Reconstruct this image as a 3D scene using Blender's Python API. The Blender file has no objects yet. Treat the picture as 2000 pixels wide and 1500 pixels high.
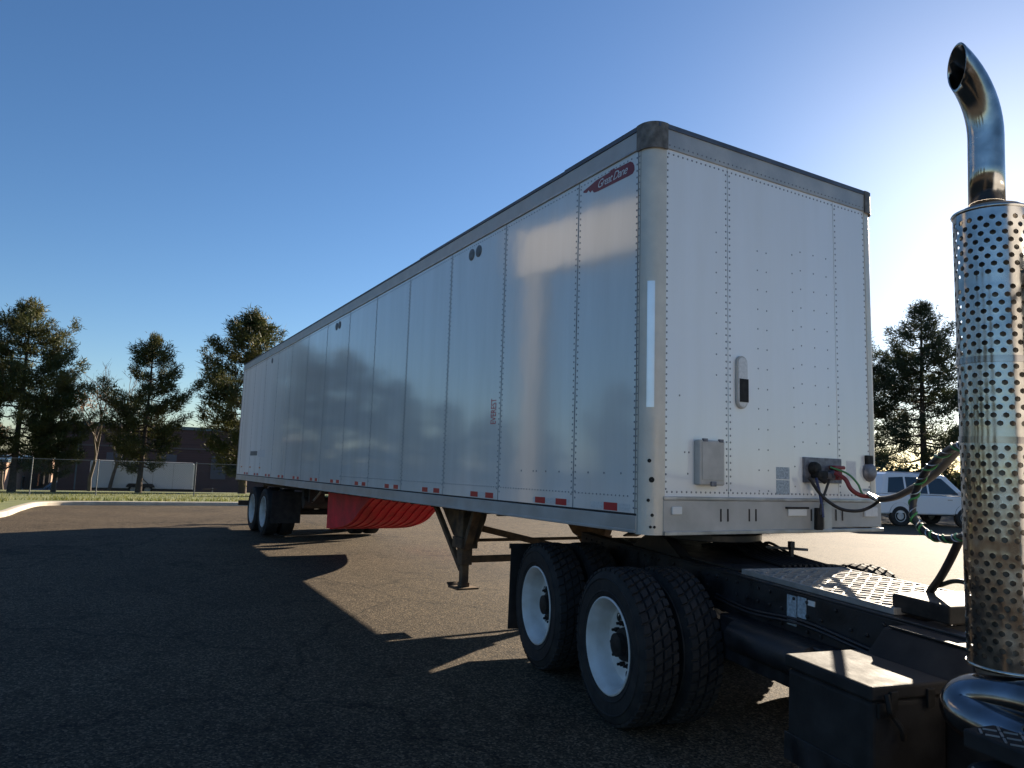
import bpy, math, random
from mathutils import Vector, Matrix, noise
random.seed(7)
R = math.radians
scene = bpy.context.scene
col = scene.collection

# ------------------------------------------------------------------ camera, sky, sun, exposure
cam_d = bpy.data.cameras.new('camera'); cam = bpy.data.objects.new('camera', cam_d); col.objects.link(cam)
cam_d.sensor_width = 36; cam_d.lens = 25.81; cam_d.clip_start = 0.05; cam_d.clip_end = 3000
rt = Vector((0.4984976, 0.8661053, 0.0369021)); up = Vector((0.0765303, -0.0863702, 0.9933193)); fw = Vector((-0.8635064, 0.4923431, 0.1093386))
cam.matrix_world = Matrix(((rt.x, up.x, -fw.x, 3.888), (rt.y, up.y, -fw.y, -4.6037), (rt.z, up.z, -fw.z, 1.7026), (0, 0, 0, 1)))
scene.camera = cam
SUN = Vector((-0.3992, 0.8593, 0.3197)).normalized()
world = bpy.data.worlds.new('World'); scene.world = world; world.use_nodes = True
wn = world.node_tree; bg = wn.nodes['Background']
sky = wn.nodes.new('ShaderNodeTexSky'); sky.sky_type = 'NISHITA'; sky.sun_disc = False
sky.sun_elevation = math.asin(SUN.z); sky.sun_rotation = math.atan2(SUN.x, SUN.y)
sky.air_density = 1.0; sky.dust_density = 0.36; sky.ozone_density = 4.0; sky.altitude = 250
hs_ = wn.nodes.new('ShaderNodeHueSaturation'); hs_.inputs['Saturation'].default_value = 1.10; hs_.inputs['Hue'].default_value = .503
wn.links.new(sky.outputs[0], hs_.inputs['Color']); wn.links.new(hs_.outputs[0], bg.inputs[0]); bg.inputs[1].default_value = 0.050
sun_d = bpy.data.lights.new('sun', 'SUN'); sun_d.energy = 5.0; sun_d.angle = R(0.53); sun_d.color = (1.0, 0.86, 0.68)
sun = bpy.data.objects.new('sun', sun_d); col.objects.link(sun)
sun.rotation_euler = SUN.to_track_quat('Z', 'Y').to_euler(); sun.location = (0, 0, 30)
vs = scene.view_settings; vs.view_transform = 'Standard'; vs.look = 'None'; vs.gamma = 1; vs.use_curve_mapping = False
vs.exposure = 1.5
cy = scene.cycles; cy.max_bounces = 6; cy.diffuse_bounces = 3; cy.glossy_bounces = 4; cy.transparent_max_bounces = 8
cy.use_denoising = True
cy.sample_clamp_indirect = 6

# ------------------------------------------------------------------ helpers
class MB:
    """collects shapes, links them as one mesh object"""
    def __init__(self): self.v = []; self.f = []
    def add(self, vs_, fs_):
        n = len(self.v); self.v += [tuple(p) for p in vs_]; self.f += [tuple(i + n for i in f) for f in fs_]; return self
    def box(self, a, b, M=None):
        x0, y0, z0 = a; x1, y1, z1 = b
        vs_ = [Vector(p) for p in ((x0,y0,z0),(x1,y0,z0),(x1,y1,z0),(x0,y1,z0),(x0,y0,z1),(x1,y0,z1),(x1,y1,z1),(x0,y1,z1))]
        if M: vs_ = [M @ p for p in vs_]
        return self.add(vs_, [(0,3,2,1),(4,5,6,7),(0,1,5,4),(1,2,6,5),(2,3,7,6),(3,0,4,7)])
    def bar(self, p, q, w, h, upv=(0,0,1)):
        p = Vector(p); q = Vector(q); d = (q - p); L = d.length; d.normalize(); u = Vector(upv)
        s = d.cross(u)
        if s.length < 1e-4: s = d.cross(Vector((1,0,0)))
        s.normalize(); u = s.cross(d)
        M = Matrix(((d.x,s.x,u.x,p.x),(d.y,s.y,u.y,p.y),(d.z,s.z,u.z,p.z),(0,0,0,1)))
        return self.box((0,-w/2,-h/2),(L,w/2,h/2),M)
    def prism(self, poly, axis, a, b):
        """poly: 2D outline; extruded along axis (0,1,2) from a to b"""
        def P(u, v, t):
            r = [u, v]; r.insert(axis, t); return tuple(r)
        n = len(poly); vs_ = [P(u,v,a) for u,v in poly] + [P(u,v,b) for u,v in poly]
        fs_ = [tuple(range(n-1,-1,-1)), tuple(range(n,2*n))] + [(i,(i+1)%n,n+(i+1)%n,n+i) for i in range(n)]
        return self.add(vs_, fs_)
    def tube(self, pts, rad, n=10, cap=True):
        pts = [Vector(p) for p in pts]; m = len(pts)
        rads = rad if isinstance(rad, (list, tuple)) else [rad]*m
        vs_ = []; t0 = (pts[1]-pts[0]).normalized(); s = t0.cross(Vector((0,0,1)))
        if s.length < 1e-3: s = t0.cross(Vector((1,0,0)))
        s.normalize()
        for i, p in enumerate(pts):
            t = (pts[min(i+1,m-1)] - pts[max(i-1,0)]).normalized()
            s = (s - t*s.dot(t)).normalized(); u = t.cross(s)
            for k in range(n):
                a = 2*math.pi*k/n; vs_.append(p + (s*math.cos(a)+u*math.sin(a))*rads[i])
        fs_ = [(i*n+k, i*n+(k+1)%n, (i+1)*n+(k+1)%n, (i+1)*n+k) for i in range(m-1) for k in range(n)]
        if cap: fs_ += [tuple(range(n-1,-1,-1)), tuple(range((m-1)*n, m*n))]
        return self.add(vs_, fs_)
    def lathe(self, prof, c, n=48, axis=1, close=False):
        """prof: (radius, offset along axis)"""
        vs_ = []
        for r, t in prof:
            for k in range(n):
                a = 2*math.pi*k/n
                if axis == 1: vs_.append((c[0]+r*math.cos(a), c[1]+t, c[2]+r*math.sin(a)))
                elif axis == 2: vs_.append((c[0]+r*math.cos(a), c[1]+r*math.sin(a), c[2]+t))
                else: vs_.append((c[0]+t, c[1]+r*math.cos(a), c[2]+r*math.sin(a)))
        m = len(prof)
        fs_ = [(i*n+k, i*n+(k+1)%n, (i+1)*n+(k+1)%n, (i+1)*n+k) for i in range(m-1) for k in range(n)]
        if close: fs_ += [tuple(range(n-1,-1,-1)), tuple(range((m-1)*n, m*n))]
        return self.add(vs_, fs_)
    def mesh(self, name, mat, smooth=None):
        me = bpy.data.meshes.new(name); me.from_pydata(self.v, [], self.f); me.materials.append(mat)
        import bmesh
        bm = bmesh.new(); bm.from_mesh(me); bmesh.ops.recalc_face_normals(bm, faces=bm.faces); bm.to_mesh(me); bm.free()
        if smooth is not None:
            me.polygons.foreach_set('use_smooth', [True]*len(me.polygons)); me.set_sharp_from_angle(angle=R(smooth))
        me.update(); return me
    def build(self, name, mat, parent=None, smooth=None, bevel=0, seg=2):
        o = bpy.data.objects.new(name, self.mesh(name, mat, smooth)); col.objects.link(o)
        if parent: o.parent = parent
        if bevel:
            b = o.modifiers.new('bevel', 'BEVEL'); b.width = bevel; b.segments = seg; b.limit_method = 'ANGLE'; b.angle_limit = R(35)
            b.harden_normals = False
        return o
def raw(name, verts, faces, mat, parent=None, smooth=False):
    me = bpy.data.meshes.new(name); me.from_pydata(verts, [], faces); me.materials.append(mat)
    if smooth: me.polygons.foreach_set('use_smooth', [True]*len(me.polygons))
    me.update(); o = bpy.data.objects.new(name, me); col.objects.link(o)
    if parent: o.parent = parent
    return o
def link(name, me, parent=None, loc=(0,0,0), rot=(0,0,0), sc=(1,1,1)):
    o = bpy.data.objects.new(name, me); col.objects.link(o); o.location = loc; o.rotation_euler = rot; o.scale = sc
    if parent: o.parent = parent
    return o
def tag(o, label=None, cat=None, group=None, kind=None):
    if label: o['label'] = label
    if cat: o['category'] = cat
    if group: o['group'] = group
    if kind: o['kind'] = kind
    return o
def empty(name, loc=(0,0,0), rot=(0,0,0)):
    o = bpy.data.objects.new(name, None); col.objects.link(o); o.location = loc; o.rotation_euler = rot; o.empty_display_size = 0.3; return o
def curve_pts(pts, n=8):
    """Catmull-Rom through pts"""
    P = [Vector(p) for p in pts]; P = [2*P[0]-P[1]] + P + [2*P[-1]-P[-2]]; out = []
    for i in range(1, len(P)-2):
        a, b, c, d = P[i-1:i+3]
        for k in range(n):
            t = k/n
            out.append(0.5*((2*b)+(c-a)*t+(2*a-5*b+4*c-d)*t*t+(3*b-a-3*c+d)*t**3))
    out.append(P[-2]); return out
def text_mesh(s, size, mat, shear=0.0, extrude=0.0, space=1.0):
    cu = bpy.data.curves.new('txt', 'FONT'); cu.body = s; cu.size = size; cu.shear = shear; cu.extrude = extrude
    cu.align_x = 'CENTER'; cu.align_y = 'CENTER'; cu.space_character = space; cu.resolution_u = 3
    o = bpy.data.objects.new('txt', cu); col.objects.link(o)
    dg = bpy.context.evaluated_depsgraph_get(); dg.update()
    me = bpy.data.meshes.new_from_object(o.evaluated_get(dg)); bpy.data.objects.remove(o); bpy.data.curves.remove(cu)
    me.materials.clear(); me.materials.append(mat); return me

# ------------------------------------------------------------------ materials
def nd(nt, t, **kw):
    n = nt.nodes.new(t)
    for k, v in kw.items(): setattr(n, k, v)
    return n
def mat(name, c, rough=0.5, metal=0.0, var=0.0, vscale=3.0, bump=0.0, bscale=60.0, c2=None, coat=0.0, rvar=0.0, spec=0.5, detail=5, emit=None):
    m = bpy.data.materials.new(name); m.use_nodes = True; nt = m.node_tree; p = nt.nodes['Principled BSDF']
    p.inputs['Base Color'].default_value = (*c, 1); p.inputs['Roughness'].default_value = rough; p.inputs['Metallic'].default_value = metal
    p.inputs['Coat Weight'].default_value = coat; p.inputs['Specular IOR Level'].default_value = spec
    tc = nd(nt, 'ShaderNodeTexCoord')
    if var or c2:
        n = nd(nt, 'ShaderNodeTexNoise'); n.inputs['Scale'].default_value = vscale; n.inputs['Detail'].default_value = detail
        nt.links.new(tc.outputs['Object'], n.inputs['Vector'])
        r = nd(nt, 'ShaderNodeValToRGB'); nt.links.new(n.outputs['Fac'], r.inputs['Fac'])
        a = c2 if c2 else tuple(x*(1-var) for x in c); b = c if c2 else tuple(min(1, x*(1+var)) for x in c)
        r.color_ramp.elements[0].position = 0.35; r.color_ramp.elements[1].position = 0.68
        r.color_ramp.elements[0].color = (*a, 1); r.color_ramp.elements[1].color = (*b, 1)
        nt.links.new(r.outputs['Color'], p.inputs['Base Color'])
        if rvar:
            mr = nd(nt, 'ShaderNodeMapRange'); mr.inputs['From Min'].default_value = .3; mr.inputs['From Max'].default_value = .7
            mr.inputs['To Min'].default_value = max(.02, rough-rvar); mr.inputs['To Max'].default_value = min(1, rough+rvar)
            nt.links.new(n.outputs['Fac'], mr.inputs['Value']); nt.links.new(mr.outputs['Result'], p.inputs['Roughness'])
    if bump:
        n2 = nd(nt, 'ShaderNodeTexNoise'); n2.inputs['Scale'].default_value = bscale; n2.inputs['Detail'].default_value = 3
        nt.links.new(tc.outputs['Object'], n2.inputs['Vector'])
        bp = nd(nt, 'ShaderNodeBump'); bp.inputs['Strength'].default_value = bump; bp.inputs['Distance'].default_value = 0.01
        nt.links.new(n2.outputs['Fac'], bp.inputs['Height']); nt.links.new(bp.outputs['Normal'], p.inputs['Normal'])
    if emit:
        p.inputs['Emission Color'].default_value = (*emit, 1); p.inputs['Emission Strength'].default_value = 1
    return m

def asphalt_mat():
    m = bpy.data.materials.new('asphalt'); m.use_nodes = True; nt = m.node_tree; p = nt.nodes['Principled BSDF']
    tc = nd(nt, 'ShaderNodeTexCoord'); L = nt.links.new
    v = nd(nt, 'ShaderNodeTexVoronoi'); v.inputs['Scale'].default_value = 75; L(tc.outputs['Object'], v.inputs['Vector'])
    v2 = nd(nt, 'ShaderNodeTexVoronoi'); v2.inputs['Scale'].default_value = 28; L(tc.outputs['Object'], v2.inputs['Vector'])
    r = nd(nt, 'ShaderNodeValToRGB'); L(v.outputs['Color'], r.inputs['Fac'])
    e = r.color_ramp.elements; e[0].position = .1; e[0].color = (.026,.0195,.0130,1); e[1].position = .95; e[1].color = (.24,.186,.126,1)
    k = r.color_ramp.elements.new(.6); k.color = (.082,.063,.042,1)
    n = nd(nt, 'ShaderNodeTexNoise'); n.inputs['Scale'].default_value = .45; n.inputs['Detail'].default_value = 6; L(tc.outputs['Object'], n.inputs['Vector'])
    r2 = nd(nt, 'ShaderNodeValToRGB'); L(n.outputs['Fac'], r2.inputs['Fac'])
    r2.color_ramp.elements[0].position = .3; r2.color_ramp.elements[0].color = (.74,.73,.72,1); r2.color_ramp.elements[1].position = .7; r2.color_ramp.elements[1].color = (1.12,1.10,1.06,1)
    mx = nd(nt, 'ShaderNodeMix', data_type='RGBA', blend_type='MULTIPLY'); mx.inputs[0].default_value = 1
    L(r.outputs['Color'], mx.inputs[6]); L(r2.outputs['Color'], mx.inputs[7])
    r3 = nd(nt, 'ShaderNodeValToRGB'); L(v2.outputs['Color'], r3.inputs['Fac'])
    r3.color_ramp.elements[0].position = .0; r3.color_ramp.elements[0].color = (.78,.78,.78,1); r3.color_ramp.elements[1].position = 1; r3.color_ramp.elements[1].color = (1.18,1.18,1.18,1)
    mx2 = nd(nt, 'ShaderNodeMix', data_type='RGBA', blend_type='MULTIPLY'); mx2.inputs[0].default_value = 1
    L(mx.outputs[2], mx2.inputs[6]); L(r3.outputs['Color'], mx2.inputs[7])
    # drips, stains and hairline cracks
    n4 = nd(nt, 'ShaderNodeTexNoise'); n4.inputs['Scale'].default_value = 2.3; n4.inputs['Detail'].default_value = 8; n4.inputs['Roughness'].default_value = .7; L(tc.outputs['Object'], n4.inputs['Vector'])
    r4 = nd(nt, 'ShaderNodeValToRGB'); L(n4.outputs['Fac'], r4.inputs['Fac']); r4.color_ramp.elements[0].position = .36; r4.color_ramp.elements[0].color = (.62,.62,.63,1); r4.color_ramp.elements[1].position = .46; r4.color_ramp.elements[1].color = (1,1,1,1)
    ad = nd(nt, 'ShaderNodeMix', data_type='VECTOR'); ad.inputs[0].default_value = .12; L(tc.outputs['Object'], ad.inputs[4]); n5 = nd(nt, 'ShaderNodeTexNoise'); n5.inputs['Scale'].default_value = 1.1; n5.inputs['Detail'].default_value = 5; L(tc.outputs['Object'], n5.inputs['Vector']); sc5 = nd(nt, 'ShaderNodeVectorMath', operation='SCALE'); sc5.inputs['Scale'].default_value = 9; L(n5.outputs['Color'], sc5.inputs[0]); L(sc5.outputs[0], ad.inputs[5])
    vc = nd(nt, 'ShaderNodeTexVoronoi', feature='DISTANCE_TO_EDGE'); vc.inputs['Scale'].default_value = .21; L(ad.outputs[1], vc.inputs['Vector'])
    r5 = nd(nt, 'ShaderNodeValToRGB'); L(vc.outputs['Distance'], r5.inputs['Fac']); r5.color_ramp.elements[0].position = .0; r5.color_ramp.elements[0].color = (.3,.3,.3,1); r5.color_ramp.elements[1].position = .006; r5.color_ramp.elements[1].color = (1,1,1,1)
    m4 = nd(nt, 'ShaderNodeMix', data_type='RGBA', blend_type='MULTIPLY'); m4.inputs[0].default_value = 1; L(mx2.outputs[2], m4.inputs[6]); L(r4.outputs['Color'], m4.inputs[7])
    m5 = nd(nt, 'ShaderNodeMix', data_type='RGBA', blend_type='MULTIPLY'); m5.inputs[0].default_value = .8; L(m4.outputs[2], m5.inputs[6]); L(r5.outputs['Color'], m5.inputs[7]); L(m5.outputs[2], p.inputs['Base Color'])
    p.inputs['Roughness'].default_value = .82; p.inputs['Specular IOR Level'].default_value = .14
    bp = nd(nt, 'ShaderNodeBump'); bp.inputs['Strength'].default_value = .55; bp.inputs['Distance'].default_value = .006
    L(v.outputs['Distance'], bp.inputs['Height']); L(bp.outputs['Normal'], p.inputs['Normal'])
    return m
def paint_mat(name, c, wave=0.35, dirt=.88):
    """glossy white trailer skin: slight panel waviness, road film, scuffs"""
    m = bpy.data.materials.new(name); m.use_nodes = True; nt = m.node_tree; p = nt.nodes['Principled BSDF']; L = nt.links.new
    tc = nd(nt, 'ShaderNodeTexCoord')
    n = nd(nt, 'ShaderNodeTexNoise'); n.inputs['Scale'].default_value = 1.2; n.inputs['Detail'].default_value = 7; n.inputs['Roughness'].default_value = .62
    mp = nd(nt, 'ShaderNodeMapping'); mp.inputs['Scale'].default_value = (2.2, 2.2, .22); L(tc.outputs['Object'], mp.inputs['Vector']); L(mp.outputs['Vector'], n.inputs['Vector'])
    r = nd(nt, 'ShaderNodeValToRGB'); L(n.outputs['Fac'], r.inputs['Fac'])
    r.color_ramp.elements[0].position = .32; r.color_ramp.elements[0].color = (*[c[0]*dirt, c[1]*dirt*.99, c[2]*dirt*.965], 1); r.color_ramp.elements[1].position = .62; r.color_ramp.elements[1].color = (*c, 1)
    L(r.outputs['Color'], p.inputs['Base Color'])
    mr = nd(nt, 'ShaderNodeMapRange'); mr.inputs['To Min'].default_value = .16; mr.inputs['To Max'].default_value = .05; L(n.outputs['Fac'], mr.inputs['Value']); L(mr.outputs['Result'], p.inputs['Roughness'])
    p.inputs['Specular IOR Level'].default_value = .5; p.inputs['IOR'].default_value = 1.6
    p.inputs['Coat Weight'].default_value = .55; p.inputs['Coat IOR'].default_value = 1.5; p.inputs['Coat Roughness'].default_value = .07
    # road film dulls the gloss towards the rear
    sx = nd(nt, 'ShaderNodeSeparateXYZ'); L(tc.outputs['Object'], sx.inputs[0])
    fm = nd(nt, 'ShaderNodeMapRange', interpolation_type='SMOOTHSTEP'); fm.inputs['From Min'].default_value = -14.0; fm.inputs['From Max'].default_value = -8.5; L(sx.outputs['X'], fm.inputs['Value'])
    cw = nd(nt, 'ShaderNodeMath', operation='MULTIPLY'); cw.inputs[1].default_value = .7; L(fm.outputs['Result'], cw.inputs[0]); L(cw.outputs[0], p.inputs['Coat Weight'])
    ra = nd(nt, 'ShaderNodeMath', operation='MULTIPLY_ADD'); ra.inputs[1].default_value = -.38; L(fm.outputs['Result'], ra.inputs[0]); ra.inputs[2].default_value = .38
    rs = nd(nt, 'ShaderNodeMath', operation='ADD'); L(ra.outputs[0], rs.inputs[0]); L(mr.outputs['Result'], rs.inputs[1]); L(rs.outputs[0], p.inputs['Roughness'])
    sp_ = nd(nt, 'ShaderNodeMath', operation='MULTIPLY_ADD'); sp_.inputs[1].default_value = .44; sp_.inputs[2].default_value = .06; L(fm.outputs['Result'], sp_.inputs[0]); L(sp_.outputs[0], p.inputs['Specular IOR Level'])
    w = nd(nt, 'ShaderNodeTexNoise'); w.inputs['Scale'].default_value = 2.1; w.inputs['Detail'].default_value = 2.2; L(tc.outputs['Object'], w.inputs['Vector'])
    bp = nd(nt, 'ShaderNodeBump'); bp.inputs['Strength'].default_value = wave; bp.inputs['Distance'].default_value = .02
    L(w.outputs['Fac'], bp.inputs['Height']); L(bp.outputs['Normal'], p.inputs['Normal']); L(bp.outputs['Normal'], p.inputs['Coat Normal'])
    return m
def foliage_mat(name, c1, c2, trans=.25):
    m = bpy.data.materials.new(name); m.use_nodes = True; nt = m.node_tree; L = nt.links.new
    p = nt.nodes['Principled BSDF']; out = nt.nodes['Material Output']
    tc = nd(nt, 'ShaderNodeTexCoord'); n = nd(nt, 'ShaderNodeTexNoise'); n.inputs['Scale'].default_value = .9; n.inputs['Detail'].default_value = 4
    L(tc.outputs['Object'], n.inputs['Vector']); r = nd(nt, 'ShaderNodeValToRGB'); L(n.outputs['Fac'], r.inputs['Fac'])
    r.color_ramp.elements[0].position = .35; r.color_ramp.elements[0].color = (*c1,1); r.color_ramp.elements[1].position = .65; r.color_ramp.elements[1].color = (*c2,1)
    L(r.outputs['Color'], p.inputs['Base Color']); p.inputs['Roughness'].default_value = .6; p.inputs['Specular IOR Level'].default_value = .3
    t = nd(nt, 'ShaderNodeBsdfTranslucent'); L(r.outputs['Color'], t.inputs['Color']); mx = nd(nt, 'ShaderNodeMixShader'); mx.inputs[0].default_value = trans
    L(p.outputs[0], mx.inputs[1]); L(t.outputs[0], mx.inputs[2]); L(mx.outputs[0], out.inputs['Surface'])
    return m
def brick_mat(name, c1, c2, mortar):
    m = bpy.data.materials.new(name); m.use_nodes = True; nt = m.node_tree; p = nt.nodes['Principled BSDF']; L = nt.links.new
    tc = nd(nt, 'ShaderNodeTexCoord'); mp = nd(nt, 'ShaderNodeMapping'); mp.inputs['Rotation'].default_value = (R(90), 0, R(90)); L(tc.outputs['Object'], mp.inputs['Vector'])
    b = nd(nt, 'ShaderNodeTexBrick'); b.inputs['Color1'].default_value = (*c1,1); b.inputs['Color2'].default_value = (*c2,1); b.inputs['Mortar'].default_value = (*mortar,1)
    b.inputs['Scale'].default_value = 2.2; b.inputs['Mortar Size'].default_value = .012; L(mp.outputs['Vector'], b.inputs['Vector'])
    L(b.outputs['Color'], p.inputs['Base Color']); p.inputs['Roughness'].default_value = .9
    return m

M = {}
M['asphalt'] = asphalt_mat()
M['paint'] = paint_mat('white_trailer_skin', (.87,.85,.80), wave=.08)
M['paint_front'] = paint_mat('white_front_skin', (.90,.90,.88), wave=.08, dirt=.95)
M['alu'] = mat('weathered_aluminium', (.46,.45,.43), .42, .75, var=.25, vscale=6, bump=.15, bscale=90, rvar=.12)
M['alu_rail'] = mat('dull_aluminium_rail', (.46,.445,.42), .5, .3, var=.14, vscale=4, bump=.12, bscale=70, rvar=.1)
M['post'] = mat('scuffed_corner_post', (.66,.61,.52), .45, .15, var=.09, vscale=5, bump=.2, bscale=40, rvar=.12)
M['guard'] = mat('bright_metal_sheet', (.88,.88,.88), .32, .55, var=.06, vscale=5, bump=.08, bscale=30)
M['cast'] = mat('grimy_corner_casting', (.20,.17,.14), .6, .4, var=.35, vscale=18, bump=.3, bscale=50)
M['roof'] = mat('dark_roof_edge', (.10,.11,.13), .5, .3, var=.2)
M['seam'] = mat('seam_sealant', (.30,.30,.29), .6, var=.2, vscale=3)
M['rivet'] = mat('rivet_metal', (.30,.30,.30), .45, .6)
M['black'] = mat('black_chassis_paint', (.016,.016,.018), .45, 0, var=.4, vscale=9, bump=.15, bscale=60, rvar=.15)
M['under'] = mat('grimy_underframe', (.035,.030,.026), .8, 0, var=.4, vscale=5)
M['rust'] = mat('rusty_steel', (.17,.105,.055), .8, .1, c2=(.06,.04,.026), vscale=9, bump=.35, bscale=60)
M['rub'] = mat('tyre_rubber', (.034,.032,.030), .78, 0, c2=(.015,.015,.016), vscale=8, bump=.25, bscale=120, spec=.35)
M['rim'] = mat('white_wheel_paint', (.72,.72,.71), .42, 0, c2=(.56,.54,.50), vscale=7, bump=.08, bscale=60, rvar=.1)
M['hub'] = mat('greasy_hub', (.022,.02,.018), .65, .1, var=.4, vscale=25, spec=.3)
M['rimold'] = mat('dusty_wheel_paint', (.52,.51,.48), .55, 0, var=.18, vscale=9)
M['chrome'] = mat('chrome', (.52,.50,.47), .19, 1.0, c2=(.33,.31,.285), vscale=14, bump=.06, bscale=10, rvar=.09, detail=8)
M['chrome_dull'] = mat('heat_stained_chrome', (.36,.35,.36), .16, 1.0, c2=(.22,.20,.19), vscale=9, bump=.05, bscale=12)
M['pipe'] = mat('exhaust_pipe_core', (.20,.18,.16), .45, .8, var=.3, vscale=9)
M['tread'] = mat('alu_grip_plate', (.30,.295,.285), .58, .35, var=.15, vscale=12, bump=.1, bscale=60)
M['boxblk'] = mat('worn_black_box', (.030,.028,.027), .72, 0, var=.35, vscale=7, bump=.12, bscale=50, rvar=.1, spec=.2)
M['red'] = mat('red_scoop_plastic', (.62,.010,.035), .55, 0, var=.22, vscale=4, bump=.1, bscale=30)
M['redtape'] = mat('red_reflective_tape', (.50,.02,.03), .35)
M['redletter'] = mat('red_lettering', (.60,.03,.05), .4)
M['whitetape'] = mat('white_reflective_tape', (.66,.66,.64), .35, var=.1, vscale=60)
M['logo'] = mat('logo_red', (.20,.012,.028), .35)
M['logow'] = mat('logo_white', (.74,.74,.74), .4)
M['sticker'] = mat('sticker_blue_grey', (.36,.42,.46), .5, var=.3, vscale=70)
M['white'] = mat('white_sticker', (.72,.72,.70), .5, var=.06, vscale=40)
M['vent'] = mat('vent_grey', (.16,.17,.17), .6, var=.2, vscale=30)
M['docbox'] = mat('cream_document_box', (.48,.46,.42), .5, 0, var=.12, vscale=8)
M['plate'] = mat('grey_connector_plate', (.19,.19,.21), .5, .5, var=.3, vscale=22)
M['hose'] = mat('black_hose', (.018,.018,.02), .5, var=.3, vscale=30)
M['hosered'] = mat('red_hose', (.22,.03,.03), .5)
M['hoseblue'] = mat('blue_hose', (.03,.05,.14), .5)
M['hosegreen'] = mat('green_coil', (.05,.22,.07), .35)
M['silver'] = mat('plain_steel', (.55,.55,.55), .3, .9)
M['glass'] = mat('dark_window', (.02,.03,.04), .06, 0, spec=.8)
M['carwhite'] = mat('white_car_paint', (.72,.74,.76), .25, 0, coat=.5)
M['cabwhite'] = mat('white_cab_paint', (.70,.71,.72), .28, 0, coat=.5)
M['lamp'] = mat('lamp_lens', (.75,.75,.72), .2)
M['amber'] = mat('amber_lens', (.6,.2,.03), .3)
M['concrete'] = mat('concrete_kerb', (.46,.41,.33), .9, 0, var=.18, vscale=3, bump=.3, bscale=50)
M['grass'] = mat('dry_lawn', (.16,.17,.05), .95, 0, c2=(.085,.11,.030), vscale=1.3, bump=.5, bscale=20, detail=8)
M['blade'] = foliage_mat('grass_blades', (.10,.13,.03), (.22,.21,.07), .35)
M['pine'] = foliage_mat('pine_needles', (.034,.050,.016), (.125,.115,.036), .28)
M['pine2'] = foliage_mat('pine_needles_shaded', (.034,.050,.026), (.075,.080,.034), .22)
M['deadleaf'] = foliage_mat('dead_leaves', (.16,.075,.035), (.27,.14,.06), .3)
M['bark'] = mat('pine_bark', (.105,.072,.050), .95, 0, c2=(.045,.034,.028), vscale=9, bump=.6, bscale=30)
M['twig'] = mat('grey_twigs', (.13,.105,.085), .9, 0, var=.3)
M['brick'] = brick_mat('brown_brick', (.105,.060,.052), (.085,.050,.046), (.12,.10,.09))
M['tanbrick'] = brick_mat('tan_brick', (.36,.22,.15), (.32,.20,.14), (.38,.31,.25))
M['coping'] = mat('metal_coping', (.11,.15,.17), .4, .5)
M['doorgrey'] = mat('grey_door', (.10,.10,.11), .6)
M['signtan'] = mat('sign_face_tan', (.13,.10,.07), .5, var=.06)
M['signpole'] = mat('sign_pole_cream', (.15,.125,.095), .6, var=.08)
M['fencewire'] = mat('weathered_fence_steel', (.17,.175,.18), .6, .4, var=.15)
M['galv'] = mat('galvanised_steel', (.34,.35,.36), .5, .7, var=.15)

# ------------------------------------------------------------------ ground
def g(x, y=0):
    z = 0.0
    if x > -0.9: z -= .019*min(x+.9, 9)
    if x < -16:
        s = min(-16-x, 60); z -= .034*(s-3*(1-math.exp(-s/3)))
    if x < -52: z -= .05*min(-52-x, 30)
    return z
def sheet(name, xs, ys, m, dz=0.0, zf=None, kind='structure'):
    v = [(x, y, (zf or g)(x, y)+dz) for x in xs for y in ys]; n = len(ys)
    f = [(i*n+j, (i+1)*n+j, (i+1)*n+j+1, i*n+j+1) for i in range(len(xs)-1) for j in range(n-1)]
    o = raw(name, v, f, m, smooth=True); o['kind'] = kind; return o
xs = [-900,-500,-300,-180,-120,-90,-82,-76,-70,-60,-52,-48,-42,-36,-32,-29,-27,-25,-23.5,-22,-21,-20,-19,-18.3,-17.6,-17,-16.5,-16,-13,-10,-7,-4,-2,-1.3,-.9,-.5,0,2,4,6,7.5,8.1,9,14,30,80,200,500,900]
ys = [-900,-400,-150,-60,-30,-16,-10,-6,-3,0,3,6,12,20,30,45,60,90,150,400,900]
sheet('ground', xs, ys, M['asphalt'])

# lawn verge beyond the lot, with its kerb that comes forward on the left
KP = [(-16.2,-7.6),(-17.6,-6.35),(-21,-6.1),(-24.3,-5.9),(-25.3,-5.5),(-25.7,-4.6),(-25.8,-2),(-25.9,1),(-26.0,6),(-26.1,14),(-26.2,30)]
kc = [p.xy for p in curve_pts([(x,y,0) for x,y in KP], 6)]
def verge():
    v = []; f = []; n = len(kc); cols = 9
    for i, p in enumerate(kc):
        for k in range(cols):
            t = k/(cols-1)
            if i < 20: q = Vector((p.x - t*(p.x+47), p.y - t*16))
            else: q = Vector((p.x - t*(p.x+47), p.y + t*(p.y*.4)))
            v.append((q.x, q.y, g(q.x)+.125+.06*min(1,t*12)))
    for i in range(n-1):
        for k in range(cols-1): f.append((i*cols+k,(i+1)*cols+k,(i+1)*cols+k+1,i*cols+k+1))
    o = raw('lawn', v, f, M['grass'], smooth=True); o['kind'] = 'structure'
verge()
kb = MB(); prof = [(-.02,-.15),(-.02,.10),(.0,.125),(.12,.14),(.16,.13),(.16,-.15)]
def kerb():
    v = []; f = []; n = len(kc); m = len(prof)
    for i, p in enumerate(kc):
        t = (kc[min(i+1,n-1)]-kc[max(i-1,0)]).normalized(); nn = Vector((-t.y, t.x))
        # inward side is the lawn
        for a, b in prof: 
            q = p - nn*a*(-1)
            v.append((q.x, q.y, g(q.x)+b))
    for i in range(n-1):
        for k in range(m): f.append((i*m+k, i*m+(k+1)%m, (i+1)*m+(k+1)%m, (i+1)*m+k))
    mb = MB(); mb.add(v, f); o = mb.build('kerb', M['concrete'], smooth=30); o['kind'] = 'structure'
kerb()
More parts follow.
